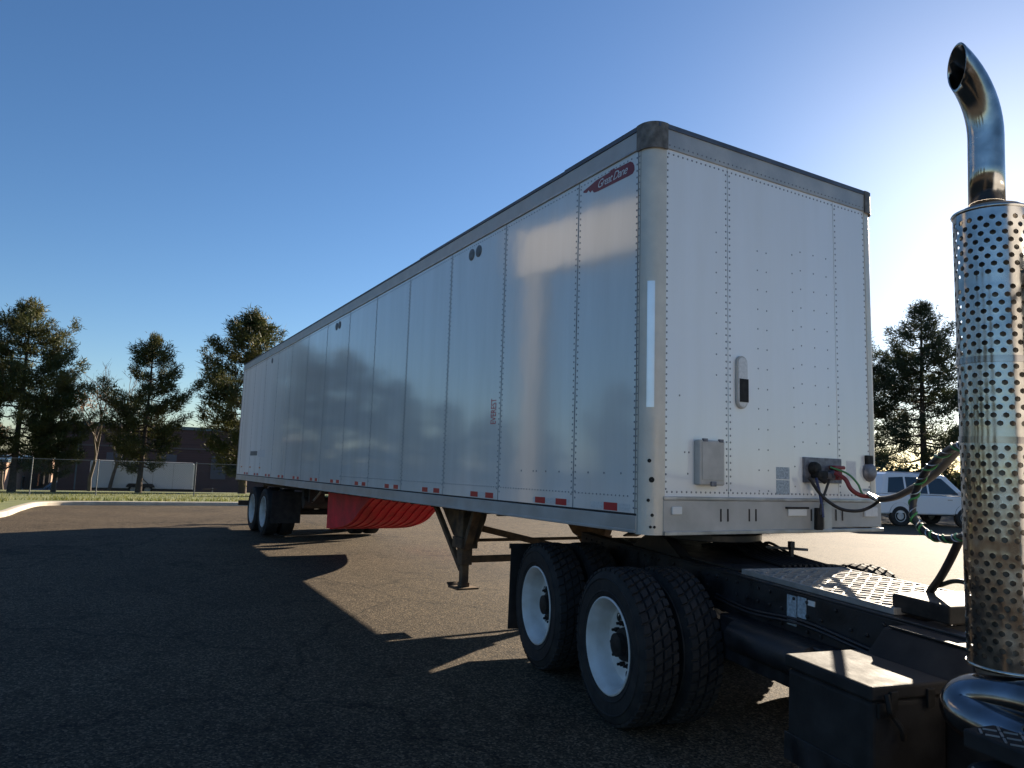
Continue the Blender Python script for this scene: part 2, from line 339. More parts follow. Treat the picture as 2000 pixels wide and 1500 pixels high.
def blades():
    rnd = random.Random(3); v = []; f = []
    for i in range(9000):
        x = -26.2-rnd.random()**1.6*14; y = rnd.uniform(-9, 8)
        if y < -5.6 and rnd.random() < .5: x = rnd.uniform(-26,-17.5); y = rnd.uniform(-9,-6.7)
        z = g(x)+.15; h = rnd.uniform(.05,.13); a = rnd.uniform(0,6.28); w = .018; dx = math.cos(a)*w; dy = math.sin(a)*w
        lx = rnd.uniform(-.04,.04); ly = rnd.uniform(-.04,.04); n = len(v)
        v += [(x-dx,y-dy,z),(x+dx,y+dy,z),(x+lx,y+ly,z+h)]; f.append((n,n+1,n+2))
    o = raw('grass', v, f, M['blade']); tag(o, 'short dry green grass blades on the verge', 'grass', kind='stuff')
blades()

# ------------------------------------------------------------------ buildings far left
def wall_building(name, x0, x1, y0, y1, h, m, label):
    z0 = g(x0)-.3; e = empty(name, ((x0+x1)/2,(y0+y1)/2,g(x1))); ox, oy, oz = e.location
    bx = lambda a,b: ((a[0]-ox,a[1]-oy,a[2]-oz),(b[0]-ox,b[1]-oy,b[2]-oz))
    MB().box(*bx((x0,y0,z0),(x1,y1,g(x1)+h))).build('wall', m, e)
    c = MB(); t = g(x1)+h
    c.box(*bx((x0-.12,y0-.12,t+.002),(x1+.12,y1+.12,t+.28))).build('coping', M['coping'], e)
    MB().box(*bx((x0-.05,y0-.05,t-1.75),(x1+.05,y1+.05,t-1.6))).build('band_course', M['tanbrick'] if m is M['tanbrick'] else M['brick'], e)
    tag(e, label, 'building'); return e, bx
b1, bx1 = wall_building('brick_building', -92, -68, -6.6, 22, 6.2, M['brick'], 'long dark brown brick building in shade behind the white cargo trailer')
for y in (-3.2, 1.0, 5.2, 9.4):
    w = MB().box(*bx1((-68,y,-.6),(-67.93,y+1.3,1.5))).build('door', M['doorgrey'], b1)
    MB().box(*bx1((-67.93,y+1.05,.4),(-67.88,y+1.15,.6))).build('handle', M['silver'], w)
for y in (-5.4, 7.8, 14):
    MB().box(*bx1((-68,y,-1.7),(-67.9,y+.12,3.6))).build('downpipe', M['coping'], b1)
def tan_building():
    e = empty('tan_brick_building', (-78,-14,g(-78)), (0,0,R(-3.6))); zt_ = 3.75
    MB().box((-17,-14,-.6),(16,5.3,zt_)).build('wall', M['tanbrick'], e)
    MB().box((-17.1,-14.1,zt_+.002),(16.1,5.4,zt_+.22)).build('coping', M['coping'], e)
    for x in (-12,-7.5,-3,6.5,11.5):
        w = MB().box((x,5.3,1.2),(x+1.3,5.36,2.5)).build('window', M['coping'], e)
        MB().box((x+.08,5.361,1.28),(x+1.22,5.375,2.42)).build('pane', M['glass'], w)
    tag(e, 'sunlit tan brick wall of a low building behind the white pickup', 'building')
tan_building()

# ------------------------------------------------------------------ trees
def pine_meshes(h, seed, nm, spread=.30, bare=.12, leafm='pine', dens=1.0, open_=.2):
    """returns trunk mesh and crown mesh; crown = needle tufts carried on limbs"""
    rnd = random.Random(seed); tm = MB(); pts = []; n = 9; bx_ = rnd.uniform(-.2,.2); by_ = rnd.uniform(-.2,.2)
    for i in range(n):
        t = i/(n-1); pts.append(Vector((bx_*math.sin(t*3), by_*math.sin(t*2.3), t*h*.97)))
    r0 = h*.0165
    tm.tube(pts, [r0*(1.25 if i == 0 else 1)*(1-i/(n-1)*.9)+.01 for i in range(n)], 9)
    def trunk_at(t):
        k = min(n-2, int(t*(n-1))); u = t*(n-1)-k; return pts[k].lerp(pts[k+1], u)
    V = []; F = []
    def tuft(c, r, axis):
        k = int(85*dens)
        for _ in range(k):
            d = Vector((rnd.gauss(0,1), rnd.gauss(0,1), rnd.gauss(0,.8))).normalized()
            d = (d + axis*.75 + Vector((0,0,.25))).normalized()
            L = r*rnd.uniform(.38,.75); s = d.cross(Vector((rnd.gauss(0,1),rnd.gauss(0,1),rnd.gauss(0,1)))).normalized()*(r*.060)
            b = c + Vector((rnd.gauss(0,1),rnd.gauss(0,1),rnd.gauss(0,1)))*r*.36
            i = len(V); V.extend([tuple(b-s), tuple(b+s), tuple(b+d*L)]); F.append((i,i+1,i+2))
    z = bare*h; lev = 0
    while z < h*.985:
        t = z/h; k = (t-bare)/(1-bare)
        R_ = h*spread*(math.sin(min(1,k*1.9+.28)*math.pi*.5) if k < .38 else (1-((k-.38)/.62)**1.7)*.97+.07)
        nb = rnd.randint(4,6) if k < .9 else 4
        a0 = rnd.uniform(0,6.28)
        for b in range(nb):
            if rnd.random() < open_*(1 if k < .8 else .3): continue
            a = a0 + b*6.283/nb + rnd.uniform(-.35,.35); L = R_*rnd.uniform(.62,1.12)
            p0 = trunk_at(min(.995,t+rnd.uniform(-.01,.01))); out = Vector((math.cos(a), math.sin(a), 0))
            rise = (.10+.55*k)*L; droop = (1-k)*.16*L
            q = []
            for j in range(5):
                u = j/4; q.append(p0 + out*L*u + Vector((0,0, rise*u*u - droop*math.sin(u*math.pi) + rnd.uniform(-.04,.04)*L)))
            tm.tube(q, [max(.012, r0*(.36-.2*k)*(1-j/4*.85)) for j in range(5)], 5, cap=False)
            m = max(3, int(L/.30*(.8+.4*k)))
            for j in range(m):
                u = .30 + .70*(j+rnd.random()*.6)/m
                u = min(1, u); kk = min(3, int(u*4)); c = q[kk].lerp(q[kk+1], u*4-kk) if u < 1 else q[4].copy()
                lat = Vector((-out.y,out.x,0))*rnd.uniform(-1,1)*L*.26*(1.15-u*.5)
                c = c + lat + Vector((0,0,rnd.uniform(-.02,.22)*L*.35))
                tuft(c, rnd.uniform(.30,.52)*(h/10)**.5, (out*.7+Vector((0,0,.5))+lat*.3).normalized())
        z += h*rnd.uniform(.030,.052); lev += 1
    tuft(pts[-1], .5, Vector((0,0,1))); tuft(pts[-1]+Vector((0,0,.2)), .4, Vector((0,0,1)))
    me = bpy.data.meshes.new(nm+'_crown'); me.from_pydata(V, [], F); me.materials.append(M[leafm]); me.update()
    return tm.mesh(nm+'_trunk', M['bark'], 40), me
PV = [pine_meshes(10, 11, 'pine_a', spread=.34, bare=.15, open_=.32), pine_meshes(10, 23, 'pine_b', spread=.29, bare=.15, open_=.38),
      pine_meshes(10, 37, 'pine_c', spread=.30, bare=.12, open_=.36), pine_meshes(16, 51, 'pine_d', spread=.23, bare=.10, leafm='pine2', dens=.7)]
def pine(kind, x, y, h, rz, label, group=None, z=None, sx=1.0):
    base = 16 if kind == 3 else 10; s = h/base
    e = empty('pine_tree', (x, y, (g(x)+.1) if z is None else z), (0,0,rz)); t, c = PV[kind]
    link('trunk', t, e, sc=(s*sx,s*sx,s)); link('crown', c, e, sc=(s*sx,s*sx,s)); tag(e, label, 'tree', group); return e
pine(0, -40.6, -7.75, 9.75, 0.4, 'tall broad pine at the left edge of the picture, behind the kerb', 'pines on the verge')
pine(1, -41.5, -6.0, 6.4, 2.2, 'leaning smaller pine half hidden beside the tall pine at left', 'pines on the verge')
pine(1, -43.0, -1.95, 9.1, 5.9, 'lone pine with layered branches in front of the white cargo trailer', 'pines on the verge')
pine(2, -43.5, 3.75, 11.3, 1.1, 'pine rising behind the rear end of the semi trailer', 'pines on the verge', sx=1.1)
REF = [(-40.4,-11.2,9.0,0,'mirrored third from the rear'),(-39.6,-14.4,7.3,2,''),(-38.6,-17.4,6.2,1,''),(-37.4,-20.2,5.4,0,''),(-36.0,-23.2,4.6,2,'')]
for i,(x,y,h,k,s) in enumerate(REF):
    pine(k, x, y, h, 1.3*i+.5, 'pine of the verge row seen only as a reflection in the trailer side', 'pines mirrored in the trailer side', sx=1.15)
for i,(x,y,h,k) in enumerate([(-33,-27,7.5,1),(-27,-31,9,0),(-20,-34,10,2),(-11,-37,11.5,0),(0,-39,12,1),(12,-38,11,2)]):
    pine(k, x, y, h, .9*i, 'pine behind the viewer, seen only as a blur in chrome and trailer skin', 'pines mirrored in the chrome', sx=1.15)
# row of big pines far off on the right, whose shade reaches over the lot
RT = [(-31.5,54.6,17.0,'large hazy pine right of the trailer front, above the parked white SUV'),(-27.6,59.0,15.2,'pine behind the exhaust stack, at the right end of the far row')]
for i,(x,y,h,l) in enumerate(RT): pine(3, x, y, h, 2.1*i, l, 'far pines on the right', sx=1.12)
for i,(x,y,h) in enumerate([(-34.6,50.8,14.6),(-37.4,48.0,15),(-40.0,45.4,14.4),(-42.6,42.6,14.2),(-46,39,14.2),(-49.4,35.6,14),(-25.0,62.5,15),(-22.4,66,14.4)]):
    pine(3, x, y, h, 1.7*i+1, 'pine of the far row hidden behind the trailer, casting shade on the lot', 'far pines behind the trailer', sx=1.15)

def shrub_mesh(seed, mname, n=1500, r=1.0):
    rnd = random.Random(seed); V = []; F = []
    lob = [(Vector((rnd.uniform(-.6,.6), rnd.uniform(-.6,.6), rnd.uniform(.25,.9))), rnd.uniform(.3,.55)) for _ in range(9)]
    for _ in range(n):
        c, rr = rnd.choice(lob); d = Vector((rnd.gauss(0,1),rnd.gauss(0,1),rnd.gauss(0,1))).normalized()
        p = c + d*rr*rnd.uniform(.6,1.05); 
        if p.z < .02: p.z = rnd.uniform(.02,.2)
        s = Vector((rnd.gauss(0,1),rnd.gauss(0,1),rnd.gauss(0,1))).normalized(); t = s.cross(d); 
        if t.length < .1: continue
        t.normalize(); s *= .075; t *= .05; i = len(V); V.extend([tuple(p-s),tuple(p+t),tuple(p+s),tuple(p-t)]); F.append((i,i+1,i+2,i+3))
    me = bpy.data.meshes.new('shrub_foliage'); me.from_pydata(V,[],F); me.materials.append(M[mname]); return me
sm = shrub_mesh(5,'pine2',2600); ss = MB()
for k in range(5):
    a = k*1.26; ss.tube([(0,0,-.1),(.2*math.cos(a),.2*math.sin(a),.5),(.45*math.cos(a),.45*math.sin(a),.9)],[.05,.035,.015],5)
ssm = ss.mesh('shrub_stems', M['bark'])
for i,(x,y,s) in enumerate([(-30.5,49.5,3.0),(-28.0,53.5,2.6),(-33.6,46.5,2.8),(-25.5,56.0,3.0)]):
    e = empty('evergreen_shrub', (x,y,g(x)), (0,0,i*1.7)); link('foliage', sm, e, sc=(s,s,s*.85)); link('stem', ssm, e, sc=(s,s,s*.85))
    tag(e, ['dark evergreen bush just right of the trailer, behind the white SUV','low evergreen bush beneath the large hazy pine','evergreen bush behind the front edge of the semi trailer','evergreen bush beside the exhaust stack, beyond the parked SUV'][i], 'bush', 'bushes under the far pines')

def bare_tree(name, x, y, h, seed, label, leaves=0, group=None):
    rnd = random.Random(seed); tm = MB(); tips = []
    def grow(p, d, L, r, lv):
        q = [p]; dd = d.copy()
        for j in range(3):
            dd = (dd + Vector((rnd.gauss(0,.13),rnd.gauss(0,.13),rnd.gauss(.05,.08)))).normalized(); q.append(q[-1]+dd*L/3)
        tm.tube(q, [r, r*.85, r*.72, r*.6], 6 if lv < 2 else 4, cap=False)
        if lv >= 5: tips.append(q[-1]); return
        for j in range(rnd.choice((2,3,3)) if lv else 4):
            ax = Vector((rnd.gauss(0,1),rnd.gauss(0,1),rnd.gauss(0,.5))).normalized()
            nd_ = (dd*.9 + ax*rnd.uniform(.45,.8) + Vector((0,0,.18))).normalized()
            st = q[rnd.choice((2,3))] if lv else q[rnd.choice((2,3,3))]
            grow(st, nd_, L*rnd.uniform(.6,.78), r*.55, lv+1)
    grow(Vector((0,0,-.1)), Vector((rnd.uniform(-.1,.1),rnd.uniform(-.1,.1),1)), h*.30, h*.013, 0)
    e = empty(name, (x,y,g(x)+.1)); tm.build('trunk', M['twig'], e, smooth=40)
    if leaves:
        V=[];F=[]
        for _ in range(leaves):
            c = rnd.choice(tips); 
            if c.z > h*.62: continue
            p = c + Vector((rnd.gauss(0,.22),rnd.gauss(0,.22),rnd.gauss(0,.2))); s = Vector((rnd.gauss(0,1),rnd.gauss(0,1),rnd.gauss(0,1))).normalized(); t = s.cross(Vector((.3,.5,.8))).normalized()
            s*=.07; t*=.05; i=len(V); V.extend([tuple(p-s),tuple(p+t),tuple(p+s),tuple(p-t)]); F.append((i,i+1,i+2,i+3))
        me = bpy.data.meshes.new('leaf_crown'); me.from_pydata(V,[],F); me.materials.append(M['deadleaf']); link('crown', me, e)
    tag(e, label, 'tree', group); return e
bare_tree('bare_tree', -45.5, -4.35, 9.2, 4, 'bare leafless tree between the tall left pine and the lone pine', 1500)
bare_tree('bare_tree', -52, -3.2, 9.5, 9, 'thin bare tree standing farther back, right of the other bare tree', 0)
bare_tree('bare_tree', -47, -8.6, 6.2, 15, 'low tree with reddish dead leaves at the left picture edge', 2600)

# ------------------------------------------------------------------ chain link fence behind the verge
fe = empty('chain_link_fence', (-33.5, 0, g(-33.5)+.15)); FX = 0.0
fy = [-30,-26,-22,-18,-14,-10.2,-6.6,-4.15,-.15,3.9,8,12,16]
pm_ = MB().tube([(0,0,-.2),(0,0,1.62)], .022, 8).mesh('fence_post', M['fencewire'], 40)
for y in fy:
    p_ = link('post', pm_, fe, (0, y, 0))
MB().tube([(0,-30,1.56),(0,16,1.56)], .013, 8).build('top_rail', M['fencewire'], fe, smooth=40)
wv = []; wf_ = []
def wire(y0, z0, y1, z1):
    n = len(wv); w = .0018
    wv.extend([(.03,y0-w,z0),(.03,y0+w,z0),(.03,y1+w,z1),(.03,y1-w,z1)]); wf_.append((n,n+1,n+2,n+3))
k = -31.6
while k < 16:
    a, b = max(k,-30), min(k+1.55,16)
    if b > a:
        wire(a, .03+(a-k), b, .03+(b-k)); wire(a, 1.58-(a-k), b, 1.58-(b-k))
    k += .10
tag(raw('wire_mesh', wv, wf_, M['fencewire'], fe), kind='stuff')
tag(fe, 'grey chain link fence with thin posts along the verge', 'fence')

# ------------------------------------------------------------------ wheels
def wheel_meshes(nm, r=.525, w=.265, rim_r=.325, lugs=True, dish=.165, rimm='rim', n=56):
    """axis along Y, outer face at y=0 (towards -Y), body to +Y"""
    ty = MB(); s = w
    prof = [(rim_r-.012,.020),(rim_r+.002,.006),(rim_r+.030,-.001),(rim_r+.034,-.006),(rim_r+.040,-.006),(rim_r+.044,-.002),(r-.115,-.006),(r-.085,-.005),(r-.080,-.010),(r-.074,-.010),(r-.070,-.002),(r-.055,.002),(r-.030,.014),(r-.022,.03),(r-.022,s-.03),(r-.030,s-.014),(r-.055,s-.002),(r-.115,s+.006),(rim_r+.045,s+.002),(rim_r-.012,s-.02)]
    ty.lathe(prof, (0,0,0), n)
    tyre = ty.mesh(nm+'_tyre', M['rub'], 35)
    tr = MB()
    if lugs:
        N = 46; rows = [(.012,.062,0),(.070,.126,.5),(.139,.195,0),(.203,.253,.5)]
        for (a, b, ph) in rows:
            for i in range(N):
                th = (i+ph)*2*math.pi/N; d = 2*math.pi/N*.38; sk = .012 if (a < .05 or a > .19) else .03
                vs_ = []
                edge = a < .05 or a > .19
                for (yy, off) in ((a,-sk),(b,sk)):
                    out_ = (yy < .02 or yy > .24)
                    for sg in (-1,1):
                        for rr in (r-.026, r-(.008 if out_ else .0)):
                            t2 = th + sg*d*(1 if rr < r-.02 else .9) + off
                            vs_.append((rr*math.cos(t2), yy if rr < r-.02 else yy+(.003 if yy == a else -.003), rr*math.sin(t2)))
                tr.add(vs_, [(1,3,7,5),(0,1,5,4),(2,6,7,3),(0,2,3,1),(4,5,7,6)])
    tread = tr.mesh(nm+'_tread', M['rub']) if lugs else None
    rm = MB(); d = dish
    rm.lathe([(rim_r-.014,.026),(rim_r-.002,.010),(rim_r,.002),(rim_r-.010,-.003),(rim_r-.020,.004),(rim_r-.026,.022),(rim_r-.040,.034),(rim_r-.050,.07),(rim_r-.056,d-.03),(rim_r-.068,d-.008),(rim_r-.095,d),(.155,d+.012),(.150,d-.004),(.115,d-.004)], (0,0,0), n)
    # hand holes read as dark ovals sunk in the disc
    rim = rm.mesh(nm+'_rim', M[rimm], 40)
    hb = MB(); hb.lathe([(.118,d-.002),(.108,d-.045),(.082,d-.052),(.078,d-.095),(.04,d-.105),(.004,d-.105)], (0,0,0), 24)
    for i in range(10):
        a = i*2*math.pi/10; hb.lathe([(.017,d-.006),(.017,d-.036),(.010,d-.040),(.010,d-.060),(.002,d-.062)], (.143*math.cos(a),0,.143*math.sin(a)), 7)
    hub = hb.mesh(nm+'_hub', M['hub'], 40)
    hh = MB()
    for i in range(5):
        a = i*2*math.pi/5+.3; hh.lathe([(.030,d-.0035),(.022,d+.002),(.001,d+.002)], (.205*math.cos(a),0,.205*math.sin(a)), 10)
    holes = hh.mesh(nm+'_hole', M['hub'])
    return tyre, tread, rim, hub, holes
DW = wheel_meshes('drive'); TW = wheel_meshes('trailer', r=.51, lugs=False, rimm='rimold')
def put_wheel(parent, W_, x, y, z, flip=False, spin=0.0, inner=False):
    t = link('tyre', W_[0], parent, (x,y,z), (0, spin, math.pi if flip else 0))
    if W_[1]: tag(link('tread_blocks', W_[1], t), kind='stuff')
    link('rim', W_[2], t)
    if not inner:
        link('hub', W_[3], t); link('hand_holes', W_[4], t)
    return t

# ------------------------------------------------------------------ semi trailer
TB = math.atan(.01155)
trl = empty('semi_trailer', (0,0,.2167*math.cos(TB)), (0,-TB,0))
tag(trl, 'long white box semi trailer coupled to the tractor, parked in the lot', 'trailer')
HW, LT, ZB, ZS, ZT, ZR, CR = 1.2807, 15.94, 1.05, 1.18, 3.82, 3.98, .108
seams = [-(.8962+1.22*k) for k in range(13)]
xsP = [-(CR+.022)] + seams + [-15.84]
MB().box((-15.9,-HW+.014,ZS-.1),(-.135,HW-.014,ZT+.06)).box((-.1351,-HW+.135,ZS-.1),(-.02,HW-.135,ZT+.06)).build('inner_shell', M['under'], trl)
for sgn in (-1, 1):
    for sx_ in seams: MB().box((sx_-.007,(-HW-.0012 if sgn<0 else HW),ZS),(sx_+.007,(-HW if sgn<0 else HW+.0012),ZT)).build('seam_strip', M['seam'], trl)
    for i in range(len(xsP)-1):
        a, b = xsP[i+1]+.0035, xsP[i]-.0035
        o = MB().box((a, -HW if sgn < 0 else HW-.013, ZS-.03),(b, -HW+.013 if sgn < 0 else HW, ZT+.03)).build('side_panel', M['paint'], trl, bevel=.0025, seg=1)
    # rails
    y0, y1 = (-HW-.010, -HW+.05) if sgn < 0 else (HW-.05, HW+.010)
    MB().box((-LT+.05,y0,ZB),(-CR-.012,y1,ZS-.012)).box((-LT+.05,y0-.006*(-sgn) if sgn>0 else y0-.006,ZB-.0),(-CR-.012,y1 if sgn<0 else y1+.006,ZB+.022)).build('bottom_rail', M['alu_rail'], trl, bevel=.004)
    MB().box((-LT+.05,y0+(.004 if sgn<0 else 0),ZS-.011),(-CR-.012,y1-(.004 if sgn>0 else 0),ZS+.004)).build('rail_lip', M['under'], trl)
    MB().box((-LT+.04,y0,ZT),(-CR-.02,y1,ZR-.012)).build('top_rail', M['alu_rail'], trl, bevel=.006)
    MB().box((-LT+.04,y0-.004 if sgn<0 else y0,ZT+.002),(-CR-.02,y1 if sgn<0 else y1+.004,ZT+.020)).build('rail_bead', M['alu'], trl, bevel=.004)
# roof sheets, overlapping and stepping down rearwards
for a, b, dz in ((-.02,-1.1,.018),(-1.1,-4.25,.010),(-4.25,-LT+.02,.0)):
    MB().box((b,-HW-.016,ZR-.011),(a if a < -.1 else -.15,HW+.016,ZR+.006+dz)).build('roof_sheet', M['roof'], trl)
# front: corner posts (curved), panels, rails
def post_prof(s, n=9, grow=0.0):
    pts = []
    for i in range(n+1):
        a = math.pi/2*i/n; pts.append((-CR+(CR+grow)*math.sin(a), (HW-CR)+(CR+grow)*math.cos(a)))
    pts = [(-CR-.026, HW+.004+grow)] + [(x, y+.004*(1-i/n)) for i,(x,y) in enumerate(pts)] + [(.004+grow, HW-CR-.035)]
    inner = [(-.035, HW-CR-.035), (-CR-.026, HW-.035)]
    return [(x, s*y) for x, y in pts+inner]
def arc_slab(s, z0, z1, grow, thick, flat=.03):
    n = 10; A = []; B = []
    for i in range(n+1):
        a = math.pi/2*i/n
        A.append((-CR+(CR+grow+thick)*math.sin(a), s*((HW-CR)+(CR+grow+thick)*math.cos(a)))); B.append((-CR+(CR+grow)*math.sin(a), s*((HW-CR)+(CR+grow)*math.cos(a))))
    A = [(-CR-flat, s*(HW+grow+thick))]+A+[(grow+thick, s*(HW-CR-flat))]; B = [(-CR-flat, s*(HW+grow))]+B+[(grow, s*(HW-CR-flat))]
    return MB().prism(A+B[::-1], 2, z0, z1)
for s in (-1,1):
    MB().prism(post_prof(s), 2, ZB-.005, ZT).build('corner_post', M['post'], trl, smooth=25)
    arc_slab(s, ZT-.012, ZR+.026, .008, .012, .035).build('roof_corner_casting', M['cast'], trl, smooth=30)
MB().prism([(-CR+.0+(CR+.006)*math.sin(a), -((HW-CR)+(CR+.006)*math.cos(a))) for a in [.58+.048*i for i in range(11)]] +
           [(-CR+.0+(CR+.0045)*math.sin(a), -((HW-CR)+(CR+.0045)*math.cos(a))) for a in [.58+.048*i for i in range(10,-1,-1)]], 2, 1.92, 2.82).build('post_guard', M['guard'], trl, smooth=30)
fy_ = [-HW+CR+.03, -.52, .725, HW-CR-.03]
for i in range(3):
    MB().box((-.016,fy_[i]+.003,1.30),(-.003,fy_[i+1]-.003,ZT+.01)).build('front_panel', M['paint_front'], trl, bevel=.0025, seg=1)
MB().box((-.06,-HW+CR,ZT+.0),(.008,HW-CR,ZR+.0)).build('front_top_rail', M['alu_rail'], trl, bevel=.006)
MB().box((-.15,-HW+.06,ZR-.011),(.016,HW-.06,ZR+.024)).prism([(-.16,-HW-.016),(-.07,-HW+.005),(.0,-HW+.07),(.016,-HW+.12),(.016,-HW+.15),(-.16,-HW+.15)],2,ZR-.01,ZR+.024).build('roof_front_edge', M['roof'], trl)
fr = MB().box((-.05,-HW+CR+.02,ZB),(.010,.50,1.285)).build('front_rail', M['alu_rail'], trl, bevel=.005)
MB().box((-.05,.505,ZB+.03),(.008,HW-.02,1.285)).build('front_rail', M['alu_rail'], trl, bevel=.005)
MB().box((-.03,-HW+CR+.02,1.2855),(.018,HW-.13,1.310)).build('rail_ledge', M['alu'], trl, bevel=.004)
MB().box((-.04,-HW+CR+.02,ZB-.006),(.028,HW-.02,ZB+.022)).build('rail_foot', M['alu'], trl, bevel=.004)
MB().box((.009,.508,1.065),(.022,.60,1.27)).build('rail_joint_plate', M['alu'], trl, bevel=.003)
# slots in the rail
for y in (-.62,-.55,-.33,-.26,.36,.66,.74): MB().box((.0102,y,1.135),(.0125,y+.014,1.225)).build('rail_slot', M['under'], trl)
for (y0,y1,z0,z1,m) in ((-1.085,-.995,1.185,1.24,'lamp'),(.09,.30,1.172,1.228,'lamp'),(1.02,1.19,1.165,1.243,'white')):
    l = MB().box((.0102,y0,z0),(.026,y1,z1)).build('marker_lamp', M[m], trl, bevel=.006)
MB().box((.0102,.07,1.228),(.03,.32,1.243)).build('lamp_hood', M['under'], trl)
# document box
db = MB().box((-.002,-.866,1.392),(.062,-.622,1.712)).build('document_box', M['docbox'], trl, bevel=.012)
MB().box((.0625,-.846,1.43),(.067,-.642,1.70)).build('lid', M['docbox'], db, bevel=.006)
MB().box((.063,-.77,1.385),(.078,-.72,1.42)).build('latch', M['plate'], db, bevel=.004)
for y in (-.835,-.68): MB().box((.05,y,1.700),(.072,y+.035,1.722)).build('hinge', M['plate'], db)
# oval vent cover with dark lower slot
def stadium(y0,y1,z0,z1,n=8):
    r = (y1-y0)/2; c = (y0+y1)/2; P=[]
    for i in range(n+1): a = math.pi*i/n; P.append((c+r*math.cos(a), z1-r+r*math.sin(a)))
    for i in range(n+1): a = math.pi+math.pi*i/n; P.append((c+r*math.cos(a), z0+r+r*math.sin(a)))
    return P
vb = MB().prism(stadium(-.452,-.340,1.965,2.365),0,-.002,.020).build('vent_cover', M['docbox'], trl, bevel=.004)
MB().prism(stadium(-.442,-.350,1.977,2.353),0,.0202,.026).build('cover_face', M['whitetape'], vb, bevel=.003)
MB().box((.0262,-.432,2.015),(.031,-.342,2.19)).build('vent_slot', M['hub'], vb)
# connector plate, glad hands, dummy coupling, stickers
cp = MB().box((-.002,.285,1.432),(.022,.735,1.632)).build('connector_plate', M['plate'], trl, bevel=.004)
for (y,z,r,m) in ((.375,1.545,.052,'hub'),(.60,1.50,.045,'plate')):
    MB().lathe([(r,.0225),(r,.055),(r*.8,.075),(r*.2,.08),(.001,.08)],(0,y,z),20,axis=0).build('socket', M[m], cp, smooth=40)
MB().bar((.03,.37,1.52),(.11,.43,1.44),.05,.05).box((.02,.35,1.47),(.10,.47,1.53)).build('plug', M['hub'], cp, bevel=.012)
MB().box((.02,.57,1.545),(.085,.70,1.575)).box((.022,.58,1.46),(.10,.64,1.545)).build('glad_hand', M['hosered'], cp, bevel=.01)
MB().box((.022,.49,1.47),(.07,.55,1.52)).build('glad_hand', M['plate'], cp, bevel=.01)
dc = MB().lathe([(.080,-.002),(.080,.018),(.062,.035),(.03,.04),(.001,.04)],(0,1.115,1.537),22,axis=0).build('dummy_coupling', M['plate'], trl, smooth=40)
MB().box((-.002,1.065,1.60),(.03,1.145,1.675)).build('bracket', M['hub'], dc, bevel=.006)
for (y0,y1,z0,z1,m) in ((-.015,.135,1.452,1.545,'sticker'),(-.015,.135,1.335,1.445,'sticker'),(1.035,1.165,1.377,1.396,'sticker')):
    MB().box((-.0025,y0,z0),(-.0012,y1,z1)).build('sticker', M[m], trl)
MB().box((-.0025,.83,1.46),(-.0012,.95,1.62)).build('sticker', M['white'], trl)
# side markings ------------------------------------------------
YS = -HW-.0015
def side_plate(name, x0, x1, z0, z1, m, y=YS, parent=trl):
    return MB().box((x0,y,z0),(x1,y+.0011,z1)).build(name, M[m], parent)
# maker's badge: red streaked plate with white script
def badge(cx):
    pts = [(-.835,3.722),(-.79,3.708),(-.765,3.722),(-.74,3.694),(-.715,3.706),(-.69,3.678),(-.645,3.672),(-.25,3.665),(-.205,3.668),(-.185,3.69),(-.188,3.722),(-.205,3.752),(-.235,3.772),(-.42,3.776),(-.43,3.790),(-.475,3.788),(-.485,3.776),(-.66,3.770),(-.75,3.752),(-.835,3.736)]
    return pts
lg = MB().prism([(x,z) for x,z in badge(0)],1,YS,YS+.0011).build('maker_badge', M['logo'], trl)
tx = link('badge_lettering', text_mesh('Great Dane', .092, M['logow'], shear=.42, space=.84), lg, (-.46,YS-.0012,3.722), (R(90),0,0))
for z in (3.735,):
    pass
tv = link('side_lettering', text_mesh('EVEREST', .15, M['redletter'], space=.95), trl, (-2.245,YS-.0008,2.012), (R(90), R(-90), 0), (.46,1,1))
for x in (-2.85,-2.69):
    v_ = MB().lathe([(.062,.0),(.062,-.006),(.05,-.012),(.001,-.008)],(x,-HW,3.70),20).build('side_vent', M['vent'], trl, smooth=40)
    v_.scale = (1,1,1)
for x in (-7.70,-7.54,-12.5): MB().lathe([(.062,.0),(.062,-.006),(.05,-.012),(.001,-.008)],(x,-HW,3.70),16).build('side_vent', M['vent'], trl, smooth=40)
# reflective tape: white strip with red blocks, two per panel
for k in range(13):
    x = -.80-1.22*k if k else 0
    if k == 0:
        side_plate('reflective_tape', -.66,-.19,1.193,1.243,'whitetape'); side_plate('red_block', -.495,-.335,1.190,1.246,'redtape',YS-.0012)
    else:
        c = -1.218-1.22*(k-1)
        side_plate('reflective_tape', c-.27,c+.275,1.196,1.240,'whitetape')
        for d in (-.158,.158): side_plate('red_block', c+d-.078,c+d+.078,1.193,1.243,'redtape',YS-.0012)
side_plate('number_sticker', -14.25,-13.45,1.64,1.74,'vent')
side_plate('white_sticker', -13.35,-12.6,1.60,1.76,'white')
for x in (-15.3,-14.2,-13.1): MB().box((x,-HW-.012,1.355),(x+.10,-HW,1.385)).build('side_marker', M['amber'], trl, bevel=.003)
